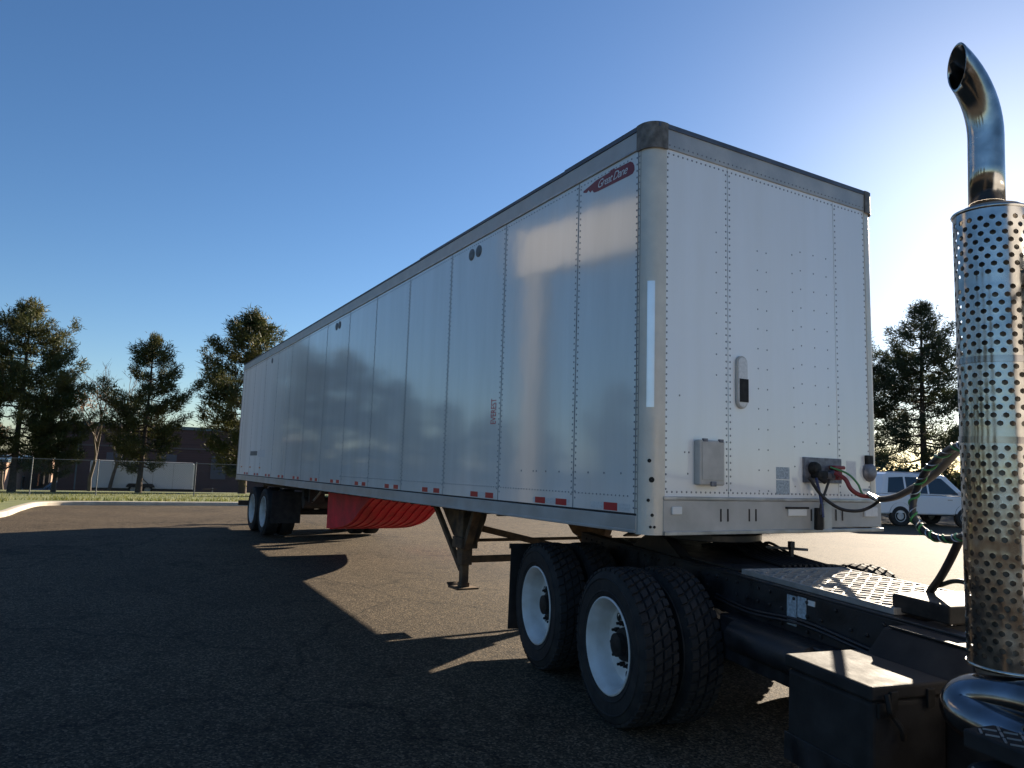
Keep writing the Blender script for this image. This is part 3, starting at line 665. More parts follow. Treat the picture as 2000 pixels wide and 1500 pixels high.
# rivets, one joined part
rv = MB()
def rivet(p, ax, r=.0085):
    x,y,z = p; n = 6; vs_ = []; h = .004
    for rr, hh in ((r,0),(r*.6,h)):
        for i in range(n):
            a = i*math.pi/3
            if ax == 1: vs_.append((x+rr*math.cos(a), y-hh, z+rr*math.sin(a)))
            elif ax == 2: vs_.append((x+rr*math.cos(a), y+hh, z+rr*math.sin(a)))
            else: vs_.append((x+hh, y+rr*math.cos(a), z+rr*math.sin(a)))
    rv.add(vs_, [(i,(i+1)%n,n+(i+1)%n,n+i) for i in range(n)]+[tuple(range(n,2*n))])
for i, sx in enumerate(seams):
    step = .05 if i < 4 else .10
    z = 1.26
    while z < ZT-.03:
        rivet((sx+.026,-HW,z),1); 
        if i < 8: rivet((sx-.026,-HW,z+step*.5),1)
        z += step
z = 1.22
while z < ZT-.03:
    rivet((-CR-.048,-HW,z),1); rivet((-CR-.014,-HW-.0045,z),1,.006); z += .05
for i in range(340):
    x = -.22-i*.046
    if i < 150: rivet((x,-HW,1.30),1,.007)
    rivet((x,-HW,ZT-.035),1,.007)
for x in [-.30-.2*i for i in range(7)]+[-1.7,-1.45]: rivet((x,-HW,1.458),1,.009)
for y in (fy_[0]+.02, fy_[1]-.02, fy_[1]+.02, fy_[2]+.02, fy_[3]-.02):
    z = 1.36
    while z < ZT-.02: rivet((-.003,y,z),0); z += .05
for i in range(50):
    y = fy_[0]+.03+i*.0455; rivet((-.003,y,1.34),0); rivet((-.003,y,ZT-.03),0); rivet((.008,y,ZT+.03),0,.007)
for (y,z0) in ((-.20,1.36),(-.10,1.36),(.20,1.40),(.30,1.75),(.62,1.75),(.46,1.75),(-.64,2.2)):
    z = z0
    while z < 3.3: rivet((-.003,y,z),0,.007); z += .155
for (y,z) in ((-.95,1.62),(-.91,1.62),(-.92,1.47),(-1.0,2.02)): rivet((-.003,y,z),0,.008)
tag(rv.build('rivets', M['rivet'], trl), kind='stuff')
MB().box((-CR-.0285,-HW-.0065,ZB+.005),(-CR-.0255,-HW+.002,ZT)).build('post_seam', M['under'], trl)
MB().box((-CR-.002,-HW-.0052,ZB+.005),(-CR+.001,-HW-.002,ZT)).build('post_seam', M['cast'], trl)
# dents and holes on the near corner post
for (a,z,r) in ((.95,1.42,.020),(.80,1.55,.014),(.75,1.28,.012),(1.0,1.18,.012),(.9,1.10,.010),(1.15,1.10,.010)):
    x = -CR+(CR+.002)*math.sin(a); y = -((HW-CR)+(CR+.002)*math.cos(a))
    MB().lathe([(r,0),(r*.8,-.004),(.001,-.005)],(0,0,0),10).build('post_hole', M['hub'], trl).matrix_local = Matrix.Translation((x,y,z)) @ Matrix.Rotation(a,4,'Z')
# rear frame, doors, bumper
for s in (-1,1):
    MB().box((-LT,s*HW-.10*(s>0)-.0,ZB-.02),(-LT+.11,s*HW+.10*(s<0),ZR-.015)).build('rear_post', M['alu_rail'], trl, bevel=.004)
    d = MB().box((-LT-.03,(.005 if s>0 else -HW+.11),ZB+.12),(-LT+.02,(HW-.11 if s>0 else -.005),ZR-.14)).build('rear_door', M['paint'], trl, bevel=.004)
    for y in (.35,.85): MB().tube([(-LT-.06,s*y,ZB+.1),(-LT-.06,s*y,ZR-.15)],.016,8).build('lock_rod', M['galv'], d, smooth=40)
    MB().box((-LT+.0,s*.55-.05,.42),(-LT+.08,s*.55+.05,ZB)).build('bumper_strut', M['under'], trl)
MB().box((-LT,-HW+.10,ZR-.13),(-LT+.1,HW-.10,ZR-.015)).build('rear_header', M['alu_rail'], trl)
MB().box((-LT,-HW+.10,ZB-.02),(-LT+.1,HW-.10,ZB+.11)).build('rear_sill', M['under'], trl)
MB().box((-LT-.02,-1.18,.40),(-LT+.09,1.18,.52)).build('bumper_guard', M['under'], trl)
# underframe
uf = MB().box((-LT+.1,-HW+.05,ZB+.075),(-.06,HW-.05,ZB+.10))
x = -LT+.3
while x < -2.2: uf.box((x,-HW+.05,ZB-.02),(x+.05,HW-.05,ZB+.075)); x += .305
uf.build('crossmembers', M['under'], trl)
MB().box((-1.9,-.55,ZB-.012),(-.1,.55,ZB+.074)).build('coupler_plate', M['under'], trl)
for s in (-1,1): MB().box((-LT+.15,s*.55-.05,ZB-.14),(-10.2,s*.55+.05,ZB-.021)).build('slider_rail', M['under'], trl)
for xw in (-12.51,-13.72):
    a = MB().tube([(xw,-1.0,.44),(xw,1.0,.44)],.065,12).build('axle', M['under'], trl, smooth=40)
    for s in (-1,1):
        put_wheel(trl, TW, xw, s*1.262, .44, flip=s>0); put_wheel(trl, TW, xw, s*.925, .44, flip=s>0, inner=True)
        MB().bar((xw-.05,s*.52,.40),(xw+.55,s*.52,.86),.08,.12).box((xw+.45,s*.52-.05,.72),(xw+.62,s*.52+.05,ZB-.1)).build('suspension_arm', M['under'], trl)
MB().tube([(-11.2,-.75,.70),(-11.2,.75,.70)],.12,14).build('air_tank', M['under'], trl, smooth=40)
MB().box((-11.55,-.70,.72),(-11.35,-.45,ZB-.02)).box((-11.0,-.70,.72),(-10.9,-.40,ZB-.02)).build('tank_bracket', M['under'], trl)
MB().bar((-10.35,-.62,.97),(-11.0,-.62,.72),.03,.03).build('lock_lever', M['galv'], trl)
for s in (-1,1):
    MB().box((-11.75,s*.95-.3,.25),(-11.74,s*.95+.3,.9)).build('mud_flap', M['rub'], trl)
# red scoop ahead of the bogie
sp = curve_pts([(-7.15,0,1.045),(-7.75,0,.79),(-8.2,0,.56),(-8.8,0,.41),(-9.7,0,.31)], 6); hw_ = .66
sp = [(p.x,p.z) for p in sp]; back = [(x-.02,z+.015) for x,z in sp[::-1]]
sc_ = MB().prism(sp+back,1,-hw_,hw_).build('underbody_scoop', M['red'], trl, smooth=25)
for s in (-1,1):
    MB().prism(sp+[(-9.7,1.045)],1,s*hw_-.008+(.0085 if s>0 else -.0085),s*hw_+.008+(.0085 if s>0 else -.0085)).build('scoop_side', M['red'], sc_)
for k in range(9):
    y = -.60+.15*k
    MB().prism([(x+.001,z-.001) for x,z in sp]+[(x+.010,z-.015) for x,z in sp[::-1]],1,y-.018,y+.018).build('scoop_rib', M['red'], sc_, smooth=25)
# landing gear
for s in (-1,1):
    y = s*.92
    lg_ = MB().box((-3.545,y-.065,.42),(-3.415,y+.065,ZB)).box((-3.52,y-.042,.20),(-3.44,y+.042,.419)).build('landing_leg', M['rust'], trl, bevel=.008)
    MB().box((-3.60,y-.13,.165),(-3.36,y+.13,.185)).box((-3.53,y-.05,.186),(-3.43,y+.05,.23)).prism([(-3.60,.185),(-3.62,.20),(-3.66,.215),(-3.66,.205),(-3.60,.166)],1,y-.12,y+.12).build('foot', M['rust'], lg_, bevel=.004)
    MB().prism([(-4.30,ZB-.025),(-3.12,ZB-.025),(-3.16,.92),(-3.36,.62),(-3.62,.60),(-3.93,.70),(-4.24,.98)],1,y-.080*s-.012-.0,y-.080*s+.0).build('gusset', M['rust'], lg_)
    MB().bar((-4.30,y,ZB-.03),(-3.55,y,.36),.05,.05).build('brace', M['rust'], lg_)
    MB().box((-3.60,y-.10,.60),(-3.36,y+.10,.72)).build('gear_box', M['rust'], lg_, bevel=.01)
    MB().bar((-3.18,y-.02,ZB-.03),(-3.40,y-.02,.60),.09,.06).build('brace', M['rust'], lg_)
MB().bar((-3.48,-.86,.475),(-3.48,.86,.475),.07,.07).build('cross_brace', M['rust'], trl, bevel=.006)
MB().bar((-3.48,-.82,.83),(-3.48,.60,.52),.06,.07).build('cross_brace', M['rust'], trl, bevel=.006)
MB().tube([(-3.48,-.85,.68),(-3.48,.85,.68)],.018,8).build('cross_shaft', M['rust'], trl)

# ------------------------------------------------------------------ tractor unit
trc = empty('semi_tractor', (-.741,-.101,0), (0,.0192,-.1731367))
tag(trc, 'black chassis semi tractor with chrome exhaust stack and white dual wheels', 'truck')
for s in (-1,1):
    MB().box((-1.32,s*.43-.045,.78),(7.2,s*.43+.045,.795)).box((-1.32,s*.43-.045,1.035),(7.2,s*.43+.045,1.05)).box((-1.32,s*.46-.012,.7952),(7.2,s*.46+.012,1.0348)).build('frame_rail', M['black'], trc, bevel=.004)
cmb = MB()
for x in (-1.28,-.3,.3,1.1,2.3,3.4): cmb.box((x,-.384,.83),(x+.12,.384,1.0))
cmb.build('cross_members', M['black'], trc, bevel=.004)
for i,x in enumerate((-.66,.66)):
    ax = MB().tube([(x,-.9,.505),(x,.9,.505)],.075,12).lathe([(.01,-.20),(.10,-.17),(.19,-.06),(.20,.0),(.19,.06),(.10,.17),(.01,.20)],(x,0,.52),18).build('drive_axle', M['black'], trc, smooth=40)
    for s in (-1,1):
        put_wheel(trc, DW, x, s*1.2, .505, flip=s>0, spin=.13+.4*i); put_wheel(trc, DW, x, s*.865, .505, flip=s>0, inner=True, spin=.3)
        MB().lathe([(.10,.58),(.145,.62),(.15,.70),(.12,.735),(.15,.77),(.145,.86),(.10,.90)],(x-.42,s*.43,0),16,axis=2).build('air_spring', M['rub'], trc, smooth=40)
        MB().bar((x+.5,s*.43,.70),(x-.42,s*.43,.55),.10,.09).build('trailing_arm', M['black'], trc, bevel=.006)
        MB().tube([(x+.18,s*.62,.66),(x+.36,s*.62,.70)],.085,12).build('brake_chamber', M['black'], trc, smooth=40)
for s in (-1,1):
    MB().prism([(s*.56,.165),(s*1.22,.165),(s*1.22,.90),(s*.56,.90)],0,-1.27,-1.255).build('mud_flap', M['rub'], trc)
    MB().bar((-1.275,s*.46,.92),(-1.275,s*1.23,.92),.03,.045).build('flap_hanger', M['black'], trc)
MB().box((-1.40,-.40,.80),(-1.345,.40,.93)).build('tail_light_bar', M['black'], trc, bevel=.005)
# fifth wheel
def ngon_plate():
    out = []
    for i in range(25):
        a = R(-62+ (62*2)*i/24); out.append((.02+.47*math.cos(a), .47*math.sin(a)))
    out += [(-.10,.47),(-.52,.30),(-.55,.16),(-.20,.05),(-.20,-.05),(-.55,-.16),(-.52,-.30),(-.10,-.47)]
    return out
fwp = MB().prism(ngon_plate(),2,1.175,1.232).build('fifth_wheel', M['black'], trc, bevel=.008)
for s in (-1,1):
    MB().prism([(-.35,1.051),(.40,1.051),(.16,1.174),(-.12,1.174)],1,s*.40-.05,s*.40+.05).build('pedestal', M['black'], fwp)
    MB().prism([(-.52,1.18),(-.56,1.17),(-.80,1.08),(-.78,1.07),(-.52,1.165)],1,s*.23-.07,s*.23+.07).build('ramp', M['black'], fwp)
MB().box((-.75,-.384,1.052),(1.0,.384,1.062)).build('slide_plate', M['black'], trc)
MB().tube([(.30,.42,1.12),(.55,.62,1.13)],.012,6).build('release_handle', M['galv'], trc)
MB().box((.565,.415,1.051),(.595,.445,1.17)).box((.56,.41,1.15),(.60,.45,1.20)).build('rail_post', M['black'], trc, bevel=.004)
# hoses and clutter lying on the rails in front of the fifth wheel
cl = MB()
rn = random.Random(5)
for i in range(9):
    y = .15+.05*i; cl.tube(curve_pts([(-.2+.03*i,y,1.07),(.1,y+.06,1.10+.03*rn.random()),(.5,y-.03,1.08),(.95,y-.1,1.07)],4),.012,6)
tag(cl.build('air_lines', M['hose'], trc, smooth=40), kind='stuff')
for x,z,y in ((1.62,.70,-.60),(1.55,.60,.62)):
    MB().tube([(x-.36,y,z),(x-.33,y,z),(x+.33,y,z),(x+.36,y,z)],[.06,.10,.10,.06],18).build('air_tank', M['black'], trc, smooth=40)
MB().box((1.1,-.60,.52),(2.1,-.475,.80)).build('valve_bracket', M['black'], trc, bevel=.01)
# deck plate: frame with open diamond grip bars
dk = MB().box((1.10,-.43,1.051),(2.34,-.415,1.085)).box((1.10,.415,1.051),(2.34,.43,1.085)).box((1.10,-.4148,1.051),(1.12,.4148,1.085)).box((2.32,-.4148,1.051),(2.34,.4148,1.085)).build('deck_plate', M['tread'], trc, bevel=.003)
gb = MB(); rows = 8; dy = .83/rows
for r_ in range(rows):
    for s in (-1,1):
        yc = -.415+dy*(r_+.5); nseg = 14; dx = 1.2/nseg
        for k in range(nseg):
            a = s*(1 if k%2 else -1)*dy*.46; x0 = 1.12+k*dx
            gb.bar((x0,yc+a,1.072),(x0+dx,yc-a,1.072),.012,.022+.004*s)
tag(gb.build('grip_bars', M['tread'], dk), kind='stuff')
bo = MB()
for x in [-1.2+.11*i for i in range(34)]:
    for z in (.83,.92,1.0):
        if (int(x*100)+int(z*100))%3: bo.lathe([(.011,-.4725),(.011,-.482),(.002,-.484)],(x,0,z),6)
tag(bo.build('rail_bolts', M['black'], trc), kind='stuff')
for k,(z,y,m) in enumerate(((.88,-.485,'hose'),(.86,-.492,'hose'))):
    hose_ = MB().tube(curve_pts([(.9,y,z),(1.3,y-.02,z-.02),(1.75,y-.01,z+.01),(2.2,y-.02,z-.015),(2.45,y-.03,z-.03)],5),.009,6).build('brake_line', M[m], trc, smooth=40)
# stickers on the rail
for (x0,x1,z0,z1) in ((1.60,1.68,.84,1.015),(1.69,1.76,.90,1.02),(1.775,1.83,.985,1.015)):
    MB().box((x0,-.4775,z0),(x1,-.4725,z1)).build('rail_sticker', M['sticker'] if x0 < 1.7 else M['white'], trc)
# black box ahead of the wheels
tb = MB().box((2.45,-1.20,.45),(2.94,-.785,.866)).build('tool_box', M['boxblk'], trc, bevel=.022, seg=3)
MB().box((2.442,-1.210,.868),(2.950,-.783,.926)).build('lid', M['boxblk'], tb, bevel=.012, seg=3)
for y_ in (-1.10,-.90): MB().box((2.9505,y_-.02,.83),(2.962,y_+.02,.905)).build('hasp', M['hub'], tb, bevel=.003)
MB().box((2.445,-1.209,.46),(2.952,-1.2015,.58)).build('lower_trim', M['black'], tb, bevel=.002)
MB().tube(curve_pts([(2.968,-1.15,.90),(2.98,-1.145,.84),(2.962,-1.11,.81),(2.98,-1.08,.76),(2.966,-1.06,.72)],5),.012,6).build('latch_strap', M['hub'], tb, smooth=40)
MB().box((2.941,-1.175,.80),(2.955,-1.125,.86)).build('latch', M['hub'], tb, bevel=.004)
MB().prism([(-.78,.88),(-.64,1.03),(-.61,1.035),(-.485,1.035),(-.485,.88)],0,2.47,3.55).box((2.60,-.775,.50),(3.55,-.485,.8795)).build('battery_box', M['boxblk'], trc, bevel=.012)
MB().box((2.50,-.64,1.0355),(3.55,-.605,1.044)).build('lid_edge', M['boxblk'], trc, bevel=.003)
MB().box((2.28,-.38,1.06),(2.62,.30,1.15)).build('cable_box', M['hub'], trc, bevel=.01)
# exhaust stack
sb_, st_ = Vector((3.325,-.95,1.10)), Vector((3.287,-.95,2.81)); sr = .130
def spt(a, z, r):
    t = (z-sb_.z)/(st_.z-sb_.z); c = sb_.lerp(st_, t); return (c.x+r*math.cos(a), c.y+r*math.sin(a), z)
V = []; F = []; ncol = 21; da = 2*math.pi/ncol; z = 1.10; row = 0; dzr = .030; par = 0
while z < 2.81-.001:
    blank = row in (0,14,27,28,37,47,56)
    h = min(dzr, 2.81-z); hr = .0105
    for c in range(ncol):
        a0 = (c + .5*(par%2))*da; ac = a0+da/2; zc = z+h/2
        ring = []
        cor = [(-da/2,-h/2),(0,-h/2),(da/2,-h/2),(da/2,0),(da/2,h/2),(0,h/2),(-da/2,h/2),(-da/2,0)]
        n = len(V); V.extend([spt(ac+u, zc+w_, sr) for u,w_ in cor])
        if blank or h < dzr*.9:
            F.append(tuple(n+i for i in range(8)))
        else:
            for i in range(8):
                th = math.atan2(cor[i][1], cor[i][0]*sr); V.append(spt(ac+hr*math.cos(th)/sr, zc+hr*math.sin(th), sr))
            for i in range(8):
                V.append(spt(ac+hr*math.cos(math.atan2(cor[i][1], cor[i][0]*sr))/sr, zc+hr*math.sin(math.atan2(cor[i][1], cor[i][0]*sr)), sr-.004))
            for i in range(8): 
                F.append((n+i, n+(i+1)%8, n+8+(i+1)%8, n+8+i)); F.append((n+8+i, n+8+(i+1)%8, n+16+(i+1)%8, n+16+i))
    z += h; row += 1; par += 1
hs = raw('heat_shield', V, F, M['chrome'], trc)
import bmesh
_b = bmesh.new(); _b.from_mesh(hs.data); bmesh.ops.remove_doubles(_b, verts=_b.verts, dist=.0004); bmesh.ops.recalc_face_normals(_b, faces=_b.faces); _b.to_mesh(hs.data); _b.free()
hs.data.polygons.foreach_set('use_smooth', [True]*len(hs.data.polygons)); hs.data.set_sharp_from_angle(angle=R(40))
for zz in (1.10,2.81):
    MB().tube([spt(2*math.pi*i/36, zz, sr) for i in range(37)], .007, 6, cap=False).build('shield_rim', M['chrome'], hs, smooth=60)
for zz in (1.925,2.225): MB().lathe([(sr+.001,-.012),(sr+.004,-.012),(sr+.004,.012),(sr+.001,.012)],spt(0,zz,0),42,axis=2).build('band_clamp', M['chrome_dull'], hs, smooth=40)
MB().tube([spt(0,1.0,0),spt(0,2.83,0)],.106,28).build('muffler', M['pipe'], trc, smooth=40)
# curved outlet pipe
def outlet():
    r = .063; base = Vector(spt(0,2.86,0))-Vector((.014,0,0)); bd = Vector((-.05,-1,0)).normalized(); Rb = .34; pts = [base, base+Vector((0,0,.14)), base+Vector((0,0,.27))]
    c0 = pts[-1]; 
    for i in range(1,17):
        a = R(88)*i/16; pts.append(c0 + bd*Rb*(1-math.cos(a)) + Vector((0,0,Rb*math.sin(a))))
    d = (pts[-1]-pts[-2]).normalized(); pts += [pts[-1]+d*.10, pts[-1]+d*.2]
    mb = MB().tube(pts, r, 28, cap=False); me = mb.mesh('outlet_pipe', M['chrome'], 50)
    import bmesh
    bm = bmesh.new(); bm.from_mesh(me)
    ct = base+Vector((0,0,.50))+bd*.14
    bmesh.ops.bisect_plane(bm, geom=bm.verts[:]+bm.edges[:]+bm.faces[:], plane_co=ct, plane_no=Vector((-.34,-.94,-.08)).normalized(), clear_outer=True)
    bm.to_mesh(me); bm.free()
    o = bpy.data.objects.new('outlet_pipe', me); col.objects.link(o); o.parent = trc
    sm_ = o.modifiers.new('solid','SOLIDIFY'); sm_.thickness = .005; sm_.offset = -1
outlet()
for zz in (1.35, 2.55):
    MB().bar(spt(0,zz,.10),(3.62,-.80,zz),.05,.02).build('stack_bracket', M['black'], trc, bevel=.003)
MB().tube(curve_pts([(3.80,-.95,1.02),(3.52,-1.0,1.015),(3.36,-1.03,1.005),(3.262,-1.06,.975),(3.262,-1.09,.935),(3.35,-1.10,.915),(3.52,-1.08,.90)],6),.080,26).build('exhaust_elbow', M['chrome_dull'], trc, smooth=60)
MB().tube([(3.30,-.95,1.12),(3.31,-.965,1.04)],[.088,.088],20).build('elbow_neck', M['chrome_dull'], trc, smooth=60)
# cab step with raised lozenges
stp = MB().box((3.42,-1.30,.885),(4.60,-.98,.945)).build('cab_step', M['boxblk'], trc, bevel=.008)
stl = MB().box((3.45,-1.34,.45),(4.60,-.99,.855)).build('fuel_tank', M['boxblk'], trc, bevel=.03, seg=3)
def lozenges(x0,x1,a0,a1,fix,mode,parent,pitch=.042):
    mb = MB(); i = 0; x = x0+pitch/2
    while x < x1:
        a = a0+pitch/2; j = 0
        while a < a1:
            sg = 1 if (i+j)%2 else -1; d = .014
            if mode == 'top': mb.bar((x-d,a-d*sg,fix),(x+d,a+d*sg,fix),.007,.004)
            else: mb.bar((x-d,fix,a-d*sg),(x+d,fix,a+d*sg),.007,.004,upv=(0,1,0))
            a += pitch; j += 1
        x += pitch; i += 1
    tag(mb.build('tread_lozenges', M['tread'], parent, bevel=0), kind='stuff')
lozenges(3.44,4.58,-1.29,-.99,.947,'top',stp)
lozenges(3.48,4.56,.48,.84,-1.3415,'side',stl)
MB().tube([(3.52,-1.12,.946),(3.52,-1.12,.965),(3.52,-1.12,.973)],[.024,.024,.010],10).build('step_bolt', M['chrome'], stp, smooth=40)
MB().tube([(3.50,-1.06,.946),(3.50,-1.06,.96),(3.50,-1.06,.968)],[.020,.020,.008],10).build('step_bolt', M['chrome'], stp, smooth=40)
# air and electric lines between tractor and trailer
def hose(name, pts, r, m, parent=trc, n=8): return MB().tube(curve_pts(pts,n),r,10).build(name, M[m], parent, smooth=60)
bundle = [(.801,1.002,1.581),(.904,.997,1.561),(1.183,.848,1.598),(1.528,.609,1.669),(1.761,.433,1.712),(2.2,.05,1.80),(2.75,-.45,1.93)]
hose('line_bundle', bundle, .023, 'hose')
hose('air_hose', [(.655,.786,1.745),(.718,.827,1.704),(.755,.852,1.627),(.786,.914,1.583),(.82,1.002,1.575)], .017, 'hosered')
hose('air_hose', [(.69,.50,1.70),(.695,.621,1.566),(.734,.761,1.473),(.770,.904,1.459),(.816,.987,1.496),(.904,.997,1.561)], .013, 'hose')
hose('electric_cable', [(.655,.74,1.79),(.724,.846,1.745),(.765,.909,1.669),(.793,.932,1.591),(.83,.99,1.57)], .008, 'hosegreen')
hose('electric_cable', [(.70,.56,1.70),(.69,.60,1.60),(.69,.62,1.52),(.70,.63,1.40)], .011, 'hoseblue')
hose('electric_cable', [(.69,.70,1.69),(.69,.66,1.60),(.69,.62,1.50),(.70,.60,1.42)], .010, 'hose')
MB().box((.66,.575,1.30),(.70,.635,1.47)).build('plug_holder', M['hub'], trc, bevel=.006)
MB().bar((.82,.955,1.60),(.90,.98,1.555),.035,.02).build('bundle_clip', M['silver'], trc, bevel=.003)
loop = [(2.95,-.62,1.90),(2.789,-.531,1.917),(2.557,-.36,1.871),(2.391,-.272,1.783),(2.281,-.213,1.67),(2.287,-.235,1.56),(2.339,-.233,1.49),(2.444,-.249,1.457),(2.547,-.261,1.465),(2.70,-.36,1.50),(2.95,-.5,1.55)]
lh = hose('suspended_hose', loop, .018, 'hose')
lp = curve_pts(loop, 40); hel = []
for i, p in enumerate(lp):
    t = (lp[min(i+1,len(lp)-1)]-lp[max(i-1,0)]).normalized(); s_ = t.cross(Vector((0,1,.2))).normalized(); u_ = t.cross(s_)
    a = i*.19+.5*math.sin(i*.05); hel.append(p+(s_*math.cos(a)+u_*math.sin(a))*.020)
MB().tube(hel,.0055,5).build('spiral_wrap', M['hosegreen'], lh, smooth=60)
hel2 = []
for i, p in enumerate(lp):
    t = (lp[min(i+1,len(lp)-1)]-lp[max(i-1,0)]).normalized(); s_ = t.cross(Vector((0,1,.2))).normalized(); u_ = t.cross(s_)
    a = i*.19+.5*math.sin(i*.05)+2.2; hel2.append(p+(s_*math.cos(a)+u_*math.sin(a))*.0195)
MB().tube(hel2,.003,5).build('spiral_wrap', M['silver'], lh, smooth=60)
hose('drop_hose', [(2.601,-.279,1.477),(2.491,-.219,1.348),(2.382,-.16,1.238),(2.272,-.105,1.141),(2.24,-.09,1.08)], .020, 'hose')
hose('drop_hose', [(2.272,-.105,1.10),(2.30,-.11,1.17),(2.378,-.138,1.206),(2.486,-.179,1.244),(2.592,-.206,1.251),(2.9,-.3,1.25)], .012, 'hose')
MB().box((2.88,-.48,1.05),(2.94,-.40,1.60)).box((2.89,-.46,1.60),(2.93,-.42,2.0)).build('hose_tender_bar', M['black'], trc, bevel=.006)
# cab and hood (beyond the right edge of the picture)
cab = MB().prism([(3.62,1.00),(5.35,1.00),(5.35,1.95),(5.05,2.85),(4.75,2.98),(3.75,2.98),(3.62,2.85)],1,-1.05,1.05).build('cab', M['cabwhite'], trc, bevel=.06, seg=3)
for s in (-1,1):
    dr = MB().prism([(4.15,1.05),(5.20,1.05),(5.20,1.95),(4.95,2.72),(4.15,2.72)],1,s*1.052-.008,s*1.052+.008).build('cab_door', M['cabwhite'], trc, bevel=.006)
    MB().prism([(4.25,1.98),(5.10,1.98),(4.88,2.64),(4.25,2.64)],1,s*1.064-.005,s*1.064+.005).build('door_window', M['glass'], dr)
    MB().box((4.22,s*1.085-.015,1.78),(4.38,s*1.085+.015,1.82)).build('door_handle', M['chrome'], dr)
MB().prism([(-.85,2.05),(.85,2.05),(.85,2.70),(-.85,2.70)],0,3.600,3.617).build('rear_window', M['glass'], trc)
MB().prism([(5.352,.95),(7.3,.95),(7.35,1.55),(7.2,1.72),(5.352,1.93)],1,-.78,.78).build('hood', M['cabwhite'], trc, bevel=.08, seg=3)
MB().box((7.355,-.62,1.0),(7.40,.62,1.6)).build('grille', M['chrome'], trc, bevel=.01)
MB().box((7.1,-1.2,.45),(7.5,1.2,.78)).build('bumper', M['chrome'], trc, bevel=.04)
for s in (-1,1):
    a_ = [(6.35+.66*math.cos(R(t)), .52+.66*math.sin(R(t))) for t in range(0,181,12)]; b_ = [(6.35+.60*math.cos(R(t)), .52+.60*math.sin(R(t))) for t in range(180,-1,-12)]
    MB().prism(a_+b_,1,min(s*.782,s*1.2),max(s*.782,s*1.2)).build('front_fender', M['cabwhite'], trc, smooth=30)
    put_wheel(trc, DW, 6.35, s*1.18, .525-.02, flip=s>0)
    MB().box((7.36,s*.80-.12,1.05),(7.42,s*.80+.12,1.25)).build('headlight', M['lamp'], trc, bevel=.01)

# ------------------------------------------------------------------ enclosed cargo trailer behind the fence
def small_wheel(nm, r, w):
    mb = MB().lathe([(r*.58,.02),(r*.62,0),(r*.9,-.005),(r,.03),(r,w-.03),(r*.9,w),(r*.58,w-.01)],(0,0,0),24)
    rm = MB().lathe([(r*.60,.018),(r*.56,.008),(r*.5,.03),(r*.2,.02),(r*.16,.0),(.003,.0)],(0,0,0),24)
    return mb.mesh(nm+'_tyre', M['rub'], 40), rm.mesh(nm+'_rim', M['rimold'], 40)
CW = small_wheel('car', .36, .22)
def put_small(parent, x, y, z, flip=False, sc=1.0, Wm=CW):
    t = link('tyre', Wm[0], parent, (x,y,z), (0,0,math.pi if flip else 0), (sc,1,sc)); link('rim', Wm[1], t); return t
ct = empty('cargo_trailer', (-53.0,-1.05,g(-53.0)-.05), (0,0,R(84)))   # local +x along the body to its nose
ct.scale = (.90,1,.97)
tag(ct, 'white enclosed tandem axle cargo trailer parked behind the lone pine', 'trailer')
L_ = 8.0; H0, H1 = .45, 2.32
MB().prism([(-3.6,H0),(3.4,H0),(3.4,H1-.08),(3.3,H1),(-3.5,H1),(-3.6,H1-.1)],1,-1.12,1.12).build('body', M['carwhite'], ct, bevel=.04)
MB().prism([(-1.1,3.402),(1.1,3.402),(.25,4.3),(-.25,4.3)],2,H0+.02,H1-.12).build('nose', M['rimold'], ct, bevel=.05)
for k in range(6): MB().box((-3.55+k*1.38,-1.126,H0+.02),(-3.53+k*1.38,-1.121,H1-.1)).build('skin_seam', M['galv'], ct)
MB().box((-3.62,-1.13,H0-.10),(3.42,1.13,H0-.002)).build('frame', M['under'], ct)
MB().box((3.35,-1.14,H0),(3.45,-1.122,H1-.1)).build('corner_trim', M['guard'], ct)
for x in (-.65,.30):
    put_small(ct,x,-1.20,.36); put_small(ct,x,1.20,.36,True)
for s in (-1,1): MB().prism([(-1.15,.62),(-1.0,.80),(.62,.80),(.78,.62),(.78,.55),(-1.15,.55)],1,s*1.22-.10,s*1.22+.10).build('fender', M['under'], ct, bevel=.02)
MB().bar((4.2,0,.42),(5.2,0,.42),.12,.10).build('tongue', M['under'], ct)
MB().box((4.85,-.04,-.1),(4.93,.04,.55)).build('tongue_jack', M['galv'], ct)
MB().bar((-1.2,-1.16,2.15),(.35,-1.16,.75),.05,.12,upv=(0,1,0)).build('diagonal_stripe', M['under'], ct)

